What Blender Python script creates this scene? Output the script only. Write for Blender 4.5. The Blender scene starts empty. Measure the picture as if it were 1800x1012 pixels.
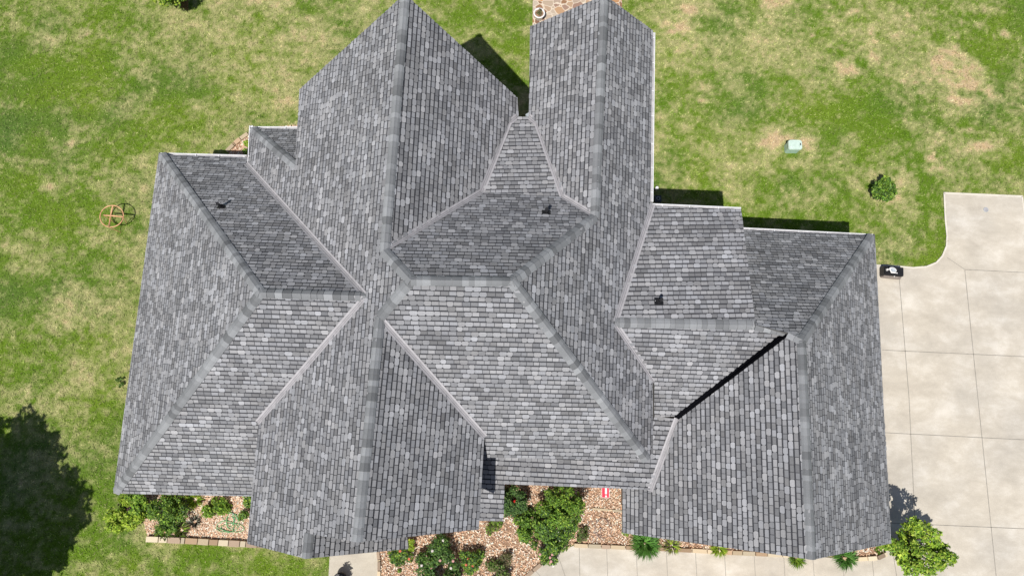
import bpy, bmesh, math, random
import numpy as np
from mathutils import Vector, Matrix
from mathutils.geometry import tessellate_polygon
R = math.radians
scene = bpy.context.scene

# ------------------------------------------------------------------ camera
cam_d = bpy.data.cameras.new('camera'); cam = bpy.data.objects.new('camera', cam_d)
scene.collection.objects.link(cam); scene.camera = cam
cam_d.sensor_width = 36.0; cam_d.lens = 24.239
cam_d.clip_start = 0.1; cam_d.clip_end = 2000
M3 = Matrix([[0.9989749,-0.0446128,-0.0076716],[0.0422933,0.9802528,-0.1931726],[0.0161381,0.1926502,0.9811348]])
cam.matrix_world = Matrix.Translation((0, 0, 24.7143)) @ M3.to_4x4()
scene.render.resolution_x = 1024; scene.render.resolution_y = 575

# ------------------------------------------------------------------ light
SUN = Vector((-0.213, -0.461, 1.0)).normalized()
w = bpy.data.worlds.new('World'); scene.world = w; w.use_nodes = True
nt = w.node_tree; nt.nodes.clear()
sky = nt.nodes.new('ShaderNodeTexSky'); sky.sky_type = 'NISHITA'; sky.sun_disc = False
sky.sun_elevation = math.asin(SUN.z); sky.sun_rotation = math.atan2(SUN.x, SUN.y)
bg = nt.nodes.new('ShaderNodeBackground'); bg.inputs['Strength'].default_value = 0.068
wo = nt.nodes.new('ShaderNodeOutputWorld')
nt.links.new(sky.outputs[0], bg.inputs[0]); nt.links.new(bg.outputs[0], wo.inputs[0])
sd = bpy.data.lights.new('sun', 'SUN'); sd.energy = 4.7; sd.angle = R(0.5); sd.color = (1, 0.965, 0.91)
so = bpy.data.objects.new('sun', sd); scene.collection.objects.link(so)
so.rotation_euler = (-SUN).to_track_quat('-Z', 'Y').to_euler()
so.location = SUN * 60
scene.view_settings.view_transform = 'Standard'; scene.view_settings.look = 'None'
scene.view_settings.exposure = 0.0; scene.view_settings.gamma = 1.0

rnd = random.Random(11); RG = np.random.default_rng(7)
COL = scene.collection

# ------------------------------------------------------------------ materials
def nodes(name, rough=0.8, spec=0.3, metal=0.0):
    m = bpy.data.materials.new(name); m.use_nodes = True
    t = m.node_tree; b = t.nodes['Principled BSDF']
    b.inputs['Roughness'].default_value = rough; b.inputs['Specular IOR Level'].default_value = spec
    b.inputs['Metallic'].default_value = metal
    return m, t, b
def N(t, kind, **kw):
    n = t.nodes.new(kind)
    for k, v in kw.items():
        if k in n.inputs: n.inputs[k].default_value = v
        else: setattr(n, k, v)
    return n
def ramp(t, stops):
    r = t.nodes.new('ShaderNodeValToRGB'); e = r.color_ramp.elements
    while len(e) < len(stops): e.new(0.5)
    for i, (p, c) in enumerate(stops): e[i].position = p; e[i].color = (*c, 1)
    return r
def coords(t): return t.nodes.new('ShaderNodeNewGeometry').outputs['Position']
def plain(name, col, rough=0.7, var=0.12, scale=9.0, spec=0.3, metal=0.0, bump=0.0):
    m, t, b = nodes(name, rough, spec, metal)
    n = N(t, 'ShaderNodeTexNoise', Scale=scale, Detail=5.0); t.links.new(coords(t), n.inputs['Vector'])
    r = ramp(t, [(0.3, tuple(c*(1-var) for c in col)), (0.7, tuple(min(1, c*(1+var)) for c in col))])
    t.links.new(n.outputs['Fac'], r.inputs[0]); t.links.new(r.outputs[0], b.inputs['Base Color'])
    if bump:
        bp = N(t, 'ShaderNodeBump', Strength=bump, Distance=0.02); t.links.new(n.outputs['Fac'], bp.inputs['Height']); t.links.new(bp.outputs[0], b.inputs['Normal'])
    return m
def attr_mat(name, rough=0.8, spec=0.2, grain=0.15, gscale=120.0, transl=0.0, patch=0.0):
    m, t, b = nodes(name, rough, spec)
    a = N(t, 'ShaderNodeAttribute', attribute_name='Col')
    n = N(t, 'ShaderNodeTexNoise', Scale=gscale, Detail=2.0); t.links.new(coords(t), n.inputs['Vector'])
    mr = N(t, 'ShaderNodeMapRange'); mr.inputs['From Min'].default_value = 0.25; mr.inputs['From Max'].default_value = 0.75
    mr.inputs['To Min'].default_value = 1-grain; mr.inputs['To Max'].default_value = 1+grain
    t.links.new(n.outputs['Fac'], mr.inputs['Value'])
    fac = mr.outputs[0]
    if patch:
        n2 = N(t, 'ShaderNodeTexNoise', Scale=0.9, Detail=4.0); t.links.new(coords(t), n2.inputs['Vector'])
        m2 = N(t, 'ShaderNodeMapRange'); m2.inputs['From Min'].default_value = 0.3; m2.inputs['From Max'].default_value = 0.7
        m2.inputs['To Min'].default_value = 1-patch; m2.inputs['To Max'].default_value = 1+patch
        t.links.new(n2.outputs['Fac'], m2.inputs['Value'])
        mu = N(t, 'ShaderNodeMath', operation='MULTIPLY'); t.links.new(fac, mu.inputs[0]); t.links.new(m2.outputs[0], mu.inputs[1]); fac = mu.outputs[0]
    v = N(t, 'ShaderNodeVectorMath', operation='SCALE'); t.links.new(a.outputs['Color'], v.inputs[0]); t.links.new(fac, v.inputs['Scale'])
    t.links.new(v.outputs[0], b.inputs['Base Color'])
    if transl:
        tr = N(t, 'ShaderNodeBsdfTranslucent'); t.links.new(v.outputs[0], tr.inputs['Color'])
        mx = N(t, 'ShaderNodeMixShader'); mx.inputs[0].default_value = transl
        o = t.nodes['Material Output']; t.links.new(b.outputs[0], mx.inputs[1]); t.links.new(tr.outputs[0], mx.inputs[2]); t.links.new(mx.outputs[0], o.inputs['Surface'])
    return m
M_TAB = attr_mat('shingle_tabs', 0.9, 0.12, 0.16, 55, 0, 0.09)
M_CAP = attr_mat('cap_shingles', 0.9, 0.12, 0.14, 60, 0, 0.05)
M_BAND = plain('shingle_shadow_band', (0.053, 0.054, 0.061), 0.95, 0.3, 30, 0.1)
M_FASCIA = plain('painted_fascia', (0.2, 0.195, 0.19), 0.6, 0.05, 4)
M_WHITE = plain('white_gutter_metal', (0.78, 0.78, 0.8), 0.45, 0.06, 3, 0.4)
M_TROUGH = plain('gutter_trough', (0.42, 0.41, 0.42), 0.6, 0.2, 6, 0.3)
M_VALLEY = plain('valley_metal', (0.4, 0.385, 0.4), 0.55, 0.12, 5, 0.4)
M_VRIB = plain('valley_metal_rib', (0.2, 0.195, 0.205), 0.55, 0.1, 5, 0.4)
M_STEPSHADE = plain('flashing_painted_shade', (0.004, 0.004, 0.006), 0.9, 0.2, 12, 0.05)  # near-black colour stands in for the shade on the step face
M_LEAF = attr_mat('leaf_surface', 0.55, 0.3, 0.1, 30, 0.22)
M_GRASS = attr_mat('grass_blades', 0.7, 0.15, 0.05, 5, 0.25)
M_GROUND = attr_mat('lawn_soil', 0.95, 0.05, 0.3, 28)
M_CHIP = attr_mat('wood_chips', 0.9, 0.1, 0.12, 60)
M_BARK = plain('bark', (0.11, 0.08, 0.055), 0.95, 0.35, 14, 0.1, 0, 0.6)
M_SOIL = plain('bed_soil', (0.3, 0.19, 0.125), 0.95, 0.4, 16, 0.1, 0, 0.6)
M_STONE = plain('edging_stone', (0.5, 0.38, 0.26), 0.85, 0.28, 2.3, 0.2, 0, 0.3)
M_BLACK = plain('black_plastic', (0.012, 0.012, 0.014), 0.5, 0.3, 8, 0.4)
M_COPPER = plain('orange_copper_metal', (0.66, 0.36, 0.19), 0.5, 0.25, 10, 0.5)
M_GREENBOX = plain('pale_green_enamel', (0.4, 0.56, 0.47), 0.5, 0.08, 6, 0.4)
M_GREENBOX2 = plain('pale_green_lid', (0.55, 0.68, 0.6), 0.45, 0.1, 9, 0.4)
M_DGREY = plain('dark_grey_metal', (0.07, 0.075, 0.08), 0.55, 0.2, 7, 0.4)
M_LGREY = plain('light_grey_metal', (0.38, 0.42, 0.46), 0.5, 0.12, 9, 0.4)
M_TAUPE = plain('taupe_plastic', (0.27, 0.23, 0.2), 0.7, 0.2, 15)
M_RED = plain('red_paint', (0.72, 0.03, 0.07), 0.5, 0.15, 10)
M_WPAINT = plain('white_paint', (0.8, 0.79, 0.78), 0.5, 0.05, 10)
M_HOSE = plain('green_hose_rubber', (0.16, 0.4, 0.17), 0.5, 0.15, 12)
M_HOSE2 = plain('brown_hose_rubber', (0.3, 0.22, 0.19), 0.6, 0.3, 9)

def brick_mat():
    m, t, b = nodes('tan_brick', 0.9, 0.15)
    tc = N(t, 'ShaderNodeTexCoord')
    br = N(t, 'ShaderNodeTexBrick', Scale=5.0); br.inputs['Color1'].default_value = (0.42, 0.3, 0.21, 1); br.inputs['Color2'].default_value = (0.34, 0.22, 0.15, 1)
    br.inputs['Mortar'].default_value = (0.5, 0.46, 0.4, 1)
    mp = N(t, 'ShaderNodeMapping'); mp.inputs['Rotation'].default_value = (R(90), 0, 0)
    g = coords(t); sx = N(t, 'ShaderNodeSeparateXYZ'); t.links.new(g, sx.inputs[0])
    ad = N(t, 'ShaderNodeMath', operation='ADD'); t.links.new(sx.outputs['X'], ad.inputs[0]); t.links.new(sx.outputs['Y'], ad.inputs[1])
    cb = N(t, 'ShaderNodeCombineXYZ'); t.links.new(ad.outputs[0], cb.inputs['X']); t.links.new(sx.outputs['Z'], cb.inputs['Y'])
    t.links.new(cb.outputs[0], br.inputs['Vector']); t.links.new(br.outputs['Color'], b.inputs['Base Color'])
    return m
M_BRICK = brick_mat()

def concrete_mat(name, c1, c2, c3):
    m, t, b = nodes(name, 0.85, 0.2)
    p = coords(t)
    mp = N(t, 'ShaderNodeMapping'); mp.inputs['Scale'].default_value = (0.8, 1.3, 1); t.links.new(p, mp.inputs['Vector'])
    n = N(t, 'ShaderNodeTexNoise', Scale=1.0, Detail=10.0, Roughness=0.7, Distortion=0.15); t.links.new(mp.outputs[0], n.inputs['Vector'])
    r = ramp(t, [(0.3, c1), (0.5, c2), (0.68, c3)]); t.links.new(n.outputs['Fac'], r.inputs[0])
    n2 = N(t, 'ShaderNodeTexNoise', Scale=0.35, Detail=3.0); t.links.new(p, n2.inputs['Vector'])
    r2 = ramp(t, [(0.38, (0.93, 0.925, 0.92)), (0.6, (1.03, 1.01, 0.975))]); t.links.new(n2.outputs['Fac'], r2.inputs[0])
    n3 = N(t, 'ShaderNodeTexNoise', Scale=34.0, Detail=3.0); t.links.new(p, n3.inputs['Vector'])
    r3 = ramp(t, [(0.3, (0.93, 0.93, 0.93)), (0.7, (1.05, 1.05, 1.05))]); t.links.new(n3.outputs['Fac'], r3.inputs[0])
    mu = N(t, 'ShaderNodeMix', data_type='RGBA', blend_type='MULTIPLY'); mu.inputs[0].default_value = 1
    t.links.new(r.outputs[0], mu.inputs[6]); t.links.new(r2.outputs[0], mu.inputs[7])
    mv = N(t, 'ShaderNodeMix', data_type='RGBA', blend_type='MULTIPLY'); mv.inputs[0].default_value = 1
    t.links.new(mu.outputs[2], mv.inputs[6]); t.links.new(r3.outputs[0], mv.inputs[7])
    t.links.new(mv.outputs[2], b.inputs['Base Color'])
    return m
M_CONC = concrete_mat('driveway_concrete', (0.45, 0.41, 0.35), (0.55, 0.505, 0.435), (0.67, 0.63, 0.565))
M_CONC2 = concrete_mat('walk_concrete', (0.45, 0.41, 0.34), (0.52, 0.475, 0.4), (0.57, 0.53, 0.45))
M_JOINT = plain('concrete_joint', (0.3, 0.275, 0.24), 0.9, 0.2, 8, 0.1)
M_EDGE = plain('concrete_edge', (0.68, 0.63, 0.54), 0.85, 0.1, 4, 0.2)

def flag_mat():
    m, t, b = nodes('flagstone', 0.8, 0.25)
    p = coords(t)
    nz = N(t, 'ShaderNodeTexNoise', Scale=2.2, Detail=2.0); t.links.new(p, nz.inputs['Vector'])
    mx = N(t, 'ShaderNodeVectorMath', operation='MULTIPLY_ADD'); mx.inputs[1].default_value = (0.25, 0.25, 0.25)
    t.links.new(nz.outputs['Color'], mx.inputs[0]); t.links.new(p, mx.inputs[2])
    v1 = N(t, 'ShaderNodeTexVoronoi', Scale=3.6); v2 = N(t, 'ShaderNodeTexVoronoi', Scale=3.6, feature='DISTANCE_TO_EDGE')
    for v in (v1, v2): t.links.new(mx.outputs[0], v.inputs['Vector'])
    sep = N(t, 'ShaderNodeSeparateColor'); t.links.new(v1.outputs['Color'], sep.inputs[0])
    r = ramp(t, [(0.0, (0.16, 0.09, 0.07)), (0.25, (0.5, 0.27, 0.12)), (0.5, (0.42, 0.31, 0.22)), (0.75, (0.5, 0.42, 0.33)), (1.0, (0.3, 0.18, 0.13))])
    t.links.new(sep.outputs[0], r.inputs[0])
    g = ramp(t, [(0.035, (1, 1, 1)), (0.06, (0, 0, 0))]); t.links.new(v2.outputs['Distance'], g.inputs[0])
    mm = N(t, 'ShaderNodeMix', data_type='RGBA'); t.links.new(g.outputs[0], mm.inputs[0]); t.links.new(r.outputs[0], mm.inputs[6]); mm.inputs[7].default_value = (0.66, 0.56, 0.44, 1)
    t.links.new(mm.outputs[2], b.inputs['Base Color'])
    return m
M_FLAG = flag_mat()

# ------------------------------------------------------------------ mesh helpers
def tag(o, label=None, cat=None, group=None, kind=None):
    if label: o['label'] = label
    if cat: o['category'] = cat
    if group: o['group'] = group
    if kind: o['kind'] = kind
    return o
def empty(name, loc, label, cat, group=None):
    o = bpy.data.objects.new(name, None); COL.objects.link(o); o.location = loc; o.empty_display_size = 0.2
    return tag(o, label, cat, group)
class MB:
    def __init__(s): s.v = []; s.f = []; s.m = []; s.c = []
    def add(s, vs, fs, mi=0, col=None):
        b = len(s.v); s.v += [tuple(v) for v in vs]
        for f in fs: s.f.append([b+i for i in f]); s.m.append(mi); s.c.append(col)
    def box(s, c, d, mi=0, rz=0.0, taper=1.0, bev=0.0, col=None):
        x, y, z = [k/2 for k in d]; ca, sa = math.cos(rz), math.sin(rz)
        def ringv(hx, hy, zz):
            if bev:
                k = min(bev, hx*0.9, hy*0.9); pts = []
                for cx, cy, a0 in ((hx-k, hy-k, 0), (-hx+k, hy-k, 90), (-hx+k, -hy+k, 180), (hx-k, -hy+k, 270)):
                    for a in (0, 30, 60, 90): pts.append((cx+k*math.cos(R(a0+a)), cy+k*math.sin(R(a0+a))))
            else: pts = [(hx, hy), (-hx, hy), (-hx, -hy), (hx, -hy)]
            return [(c[0]+px*ca-py*sa, c[1]+px*sa+py*ca, zz) for px, py in pts]
        a = ringv(x, y, c[2]-z); b = ringv(x*taper, y*taper, c[2]+z); n = len(a)
        s.add(a+b, [list(range(n))[::-1], [n+i for i in range(n)]] + [[i, (i+1) % n, n+(i+1) % n, n+i] for i in range(n)], mi, col)
    def tube(s, pts, r, n=8, mi=0, closed=False, r1=None, col=None):
        pts = [Vector(p) for p in pts]; K = len(pts); vs = []
        for i, p in enumerate(pts):
            a = pts[(i-1) % K] if (closed or i) else p; b = pts[(i+1) % K] if (closed or i < K-1) else p
            d = (b-a).normalized(); u = d.cross(Vector((0, 0, 1)))
            if u.length < 1e-3: u = Vector((1, 0, 0))
            u.normalize(); v = d.cross(u); rr = r if r1 is None else r+(r1-r)*i/(K-1)
            for j in range(n):
                t_ = 2*math.pi*j/n; vs.append(p+u*rr*math.cos(t_)+v*rr*math.sin(t_))
        fs = []
        for i in range(K if closed else K-1):
            for j in range(n):
                fs.append([i*n+j, i*n+(j+1) % n, ((i+1) % K)*n+(j+1) % n, ((i+1) % K)*n+j])
        if not closed: fs += [list(range(n)), [(K-1)*n+j for j in range(n)][::-1]]
        s.add(vs, fs, mi, col)
    def prism(s, poly, z0, z1, mi=0, side=None):
        n = len(poly); side = mi if side is None else side
        top = [(p[0], p[1], z1) for p in poly]; bot = [(p[0], p[1], z0) for p in poly]
        ar = sum(poly[i][0]*poly[(i+1) % n][1]-poly[(i+1) % n][0]*poly[i][1] for i in range(n))
        tri = tessellate_polygon([[Vector(p) for p in top]])
        T = []
        for a, b, c in tri:
            ca = (top[b][0]-top[a][0])*(top[c][1]-top[a][1])-(top[b][1]-top[a][1])*(top[c][0]-top[a][0])
            T.append([a, b, c] if ca > 0 else [a, c, b])
        s.add(top, T, mi); s.add(bot, [f[::-1] for f in T], side)
        s.add(top+bot, [([n+i, n+(i+1) % n, (i+1) % n, i] if ar > 0 else [i, (i+1) % n, n+(i+1) % n, n+i]) for i in range(n)], side)
    def build(s, name, mats, parent=None, smooth=False, loc=None):
        me = bpy.data.meshes.new(name)
        off = Vector(loc) if loc else Vector((0, 0, 0))
        if parent is not None: off = parent.matrix_basis.translation.copy() + (parent.parent.matrix_basis.translation if parent.parent else Vector((0, 0, 0)))
        me.from_pydata([tuple(Vector(v)-off) for v in s.v], [], s.f); me.update()
        if not isinstance(mats, (list, tuple)): mats = [mats]
        for m in mats: me.materials.append(m)
        me.polygons.foreach_set('material_index', s.m)
        if any(c is not None for c in s.c):
            at = me.color_attributes.new('Col', 'FLOAT_COLOR', 'CORNER')
            arr = []
            for f, c in zip(s.f, s.c): arr += list((*(c or (0.3, 0.3, 0.3)), 1.0))*len(f)
            at.data.foreach_set('color', arr)
        if smooth: me.polygons.foreach_set('use_smooth', [True]*len(s.f))
        o = bpy.data.objects.new(name, me); COL.objects.link(o)
        if parent is not None: o.parent = parent
        else: o.location = off
        return o
def arr_mesh(name, V, nper, cols, mat, parent=None, loc=(0, 0, 0)):
    """V: (K, nper, 3) one polygon each, cols (K,3)"""
    K = len(V); me = bpy.data.meshes.new(name)
    me.vertices.add(K*nper); me.vertices.foreach_set('co', (V-np.array(loc)).astype(np.float32).ravel())
    me.loops.add(K*nper); me.loops.foreach_set('vertex_index', np.arange(K*nper, dtype=np.int32))
    me.polygons.add(K); me.polygons.foreach_set('loop_start', np.arange(0, K*nper, nper, dtype=np.int32))
    me.update(calc_edges=True)
    at = me.color_attributes.new('Col', 'FLOAT_COLOR', 'CORNER')
    c4 = np.ones((K, nper, 4), np.float32); c4[:, :, :3] = cols[:, None, :]; at.data.foreach_set('color', c4.ravel())
    me.materials.append(mat)
    o = bpy.data.objects.new(name, me); COL.objects.link(o)
    if parent is not None: o.parent = parent
    else: o.location = loc
    return o

# ------------------------------------------------------------------ roof data (metres; z = a x + b y + c)
FACES = {"W":{"plane":[0.8247,-0.006,10.3318],"poly":[[-6.711,9.926],[-3.143,11.417],[-3.146,4.153],[-2.321,3.297],[-3.121,2.459],[-3.243,-2.859],[-4.679,-2.902],[-4.693,-3.498],[-6.763,-3.507],[-6.854,-0.243],[-3.582,3.04],[-8.638,7.955],[-8.727,9.284],[-6.544,7.366]]},"EN":{"plane":[0.0194,-0.8974,11.6051],"poly":[[-8.678,9.235],[-7.186,9.303],[-6.556,7.38]]},"BE":{"plane":[-0.8612,-0.0053,5.0167],"poly":[[-3.145,11.421],[0.06,9.894],[0.12,9.315],[0.068,9.254],[-0.166,8.943],[-0.856,6.506],[-3.147,4.155]]},"GE":{"plane":[-0.8556,0.0212,4.9944],"poly":[[-3.125,2.462],[-0.439,-0.341],[-0.468,-2.804],[-3.238,-2.853]]},"G2E":{"plane":[-0.8873,-0.0,2.3165],"poly":[[-4.693,-3.498],[-2.421,-3.52],[-2.497,-3.001],[-4.691,-2.809]]},"CS":{"plane":[-0.0149,0.8281,5.6411],"poly":[[-2.32,3.296],[0.12,3.373],[4.153,-0.827],[-0.325,-0.936],[-0.439,-0.341],[-3.124,2.462]]},"CN":{"plane":[0.0205,-0.8532,11.2956],"poly":[[-2.314,3.288],[-3.152,4.161],[-0.855,6.503],[1.502,6.421],[2.344,5.686],[0.12,3.376]]},"CN2":{"plane":[0.02,-0.297,7.6905],"poly":[[-0.855,6.498],[-0.167,8.986],[0.068,9.235],[0.452,9.253],[0.702,9.027],[1.505,6.434]]},"FE":{"plane":[-0.8545,0.0154,8.4572],"poly":[[2.497,12.465],[4.228,12.324],[4.187,6.662],[3.008,2.853],[4.312,1.405],[4.329,-0.795],[4.152,-0.826],[0.12,3.379],[2.337,5.669]]},"FW":{"plane":[0.815,-0.0134,4.6849],"poly":[[2.492,12.443],[0.376,12.391],[0.452,9.283],[0.698,8.977],[1.504,6.429],[2.341,5.679]]},"HN":{"plane":[0.016,-0.2717,6.6637],"poly":[[3.007,2.852],[4.248,6.589],[6.923,6.577],[6.9,2.957]]},"HS":{"plane":[-0.005,0.7621,3.7738],"poly":[[3.008,2.852],[6.892,2.954],[7.75,2.817],[7.616,2.725],[5.11,0.43],[4.53,0.373],[4.355,1.405]]},"PP":{"plane":[0.0018,0.2289,3.9336],"poly":[[-0.514,-2.86],[0.212,-2.829],[0.197,-1.748],[4.524,-1.733],[5.208,0.352],[4.53,0.406],[4.379,-0.577],[-0.482,-0.533],[-0.684,-0.542]]},"KW":{"plane":[0.8364,0.0055,-0.2715],"poly":[[7.993,2.541],[8.022,-3.035],[3.835,-3.077],[3.822,-1.785],[4.531,-1.736],[5.236,0.336],[7.699,2.651],[7.736,2.726]]},"KE":{"plane":[-0.887,0.0006,13.5263],"poly":[[7.986,2.539],[12.125,6.696],[11.984,-3.052],[8.031,-3.039]]},"JN":{"plane":[0.009,-0.893,8.6379],"poly":[[11.976,6.586],[7.987,2.539],[7.667,2.732],[6.862,2.941],[7.706,6.593]]},"AN":{"plane":[0.003,-0.8576,9.9782],"poly":[[-11.677,8.268],[-6.263,3.003],[-3.582,3.04],[-8.632,7.914],[-8.86,8.319]]},"AS":{"plane":[-0.0086,0.8351,4.8083],"poly":[[-11.649,-2.565],[-6.268,3.005],[-3.578,3.038],[-6.86,-0.243],[-7.484,-2.456]]},"AW":{"plane":[0.8457,0.0108,12.6446],"poly":[[-11.832,8.411],[-6.265,3.004],[-11.65,-2.565]]}}
CAPS = [[[-3.144,11.419,7.668],[-3.147,4.154,7.709],"W","BE"],[[-3.149,4.157,7.697],[-2.317,3.292,8.421],"W","CN"],[[-3.123,2.46,7.734],[-2.32,3.296,8.401],"W","CS"],[[-3.241,-2.856,7.689],[-3.123,2.461,7.732],"W","GE"],[[-2.317,3.292,8.424],[0.12,3.375,8.425],"CS","CN"],[[2.341,5.678,6.52],[0.12,3.378,8.412],"FE","CN"],[[2.495,12.454,6.533],[2.339,5.674,6.532],"FE","FW"],[[4.152,-0.827,4.896],[0.12,3.376,8.42],"FE","CS"],[[-8.718,9.275,3.1],[-6.55,7.373,4.873],"W","EN"],[[-11.732,8.346,2.801],[-6.264,3.003,7.381],"AW","AN"],[[-11.625,-2.563,2.779],[-6.267,3.004,7.375],"AW","AS"],[[-3.58,3.039,7.368],[-6.266,3.004,7.378],"AS","AN"],[[-4.693,-3.498,6.482],[-4.695,-2.918,6.479],"W","G2E"],[[3.007,2.852,5.935],[6.896,2.956,5.981],"HS","HN"],[[6.877,2.948,6.032],[7.708,2.792,6.06],"HS","JN"],[[7.694,2.721,6.239],[7.99,2.54,6.435],"KW","JN"],[[12.027,6.632,2.847],[7.987,2.539,6.444],"KE","JN"],[[8.027,-3.037,6.411],[7.99,2.54,6.436],"KE","KW"]]
VALS = [[[-8.724,7.998,3.091],[-3.619,3.074,7.33],"W","AN"],[[-3.611,2.985,7.334],[-6.857,-0.243,4.672],"W","AS"],[[-3.085,2.412,7.685],[-0.438,-0.356,5.357],"GE","CS"],[[-3.128,4.196,7.667],[-0.855,6.505,5.725],"BE","CN"],[[-0.855,6.502,5.731],[-0.166,8.965,5.065],"BE","CN2"],[[-0.166,8.965,5.065],[0.068,9.245,4.929],"BE","CN2"],[[2.3,5.724,6.468],[1.503,6.425,5.836],"FW","CN"],[[1.504,6.432,5.817],[0.7,9.002,5.079],"FW","CN2"],[[0.7,9.002,5.079],[0.453,9.258,4.941],"FW","CN2"],[[4.25,6.629,4.929],[3.025,2.886,5.922],"FE","HN"],[[3.027,2.824,5.913],[4.345,1.406,4.791],"FE","HS"],[[5.201,0.352,4.05],[4.528,-1.751,3.525],"KW","PP"]]
GUT = [[[-11.833,8.411,2.729],[-8.924,8.468,2.688]],[[-8.809,9.362,3.032],[-7.234,9.436,2.997]],[[-8.725,7.999,3.088],[-8.822,9.376,3.0]],[[4.292,6.732,4.894],[4.338,12.329,4.94]],[[4.252,6.668,4.92],[6.935,6.675,4.961]],[[7.654,6.722,2.705],[12.131,6.699,2.766]]]
STRIP = [[7.612,2.739,5.823],[5.11,0.43,4.076],[5.236,0.336,4.11],[7.699,2.651,6.183]]
FACES['JN']['poly'][-1][0] = 6.6; FACES['EN']['poly'][1][0] = -6.35
FACES['AS']['poly'][-1][0] = -6.25; FACES['AN']['poly'][-1][0] = -8.55
FACES['PP']['poly'][0][0] = -0.9; FACES['PP']['poly'][-1][0] = -0.9
def zat(k, x, y):
    a, b, c = FACES[k]['plane']; return a*x+b*y+c
def nrm(k):
    a, b, c = FACES[k]['plane']; return Vector((-a, -b, 1)).normalized()
FACES['AW']['poly'] = [list(p) for p in FACES['AW']['poly']]

house = empty('house', (0, 0, 0), 'large single storey house under a many-gabled grey shingle roof', 'house')
EXPO = 0.143
def inside(px, py, poly):
    r = False; n = len(poly)
    for i in range(n):
        x1, y1 = poly[i]; x2, y2 = poly[(i+1) % n]
        if (y1 > py) != (y2 > py) and px < (x2-x1)*(py-y1)/(y2-y1)+x1: r = not r
    return r
def dedge(px, py, poly):
    best = 1e9; n = len(poly)
    for i in range(n):
        x1, y1 = poly[i]; x2, y2 = poly[(i+1) % n]; dx, dy = x2-x1, y2-y1
        t_ = max(0, min(1, ((px-x1)*dx+(py-y1)*dy)/(dx*dx+dy*dy+1e-12)))
        best = min(best, math.hypot(px-x1-t_*dx, py-y1-t_*dy))
    return best
def clip(sub, cv):   # clip polygon sub by convex ccw cv
    out = sub; n = len(cv)
    for i in range(n):
        ax, ay = cv[i]; bx, by = cv[(i+1) % n]; inp = out; out = []
        if not inp: return []
        f = lambda p: (bx-ax)*(p[1]-ay)-(by-ay)*(p[0]-ax)
        for j in range(len(inp)):
            p, q_ = inp[j-1], inp[j]; fp, fq = f(p), f(q_)
            if fq >= 0:
                if fp < 0: t_ = fp/(fp-fq); out.append((p[0]+(q_[0]-p[0])*t_, p[1]+(q_[1]-p[1])*t_))
                out.append(q_)
            elif fp >= 0: t_ = fp/(fp-fq); out.append((p[0]+(q_[0]-p[0])*t_, p[1]+(q_[1]-p[1])*t_))
    return out
def shade():
    u = rnd.random()
    if u < 0.17: v = rnd.uniform(0.145, 0.172)
    elif u < 0.72: v = rnd.uniform(0.18, 0.25)
    else: v = rnd.uniform(0.245, 0.30)
    k = rnd.uniform(-1, 1)
    return (v*(1.0+0.012*k), v*(1.0), v*(1.045-0.02*k))
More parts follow.
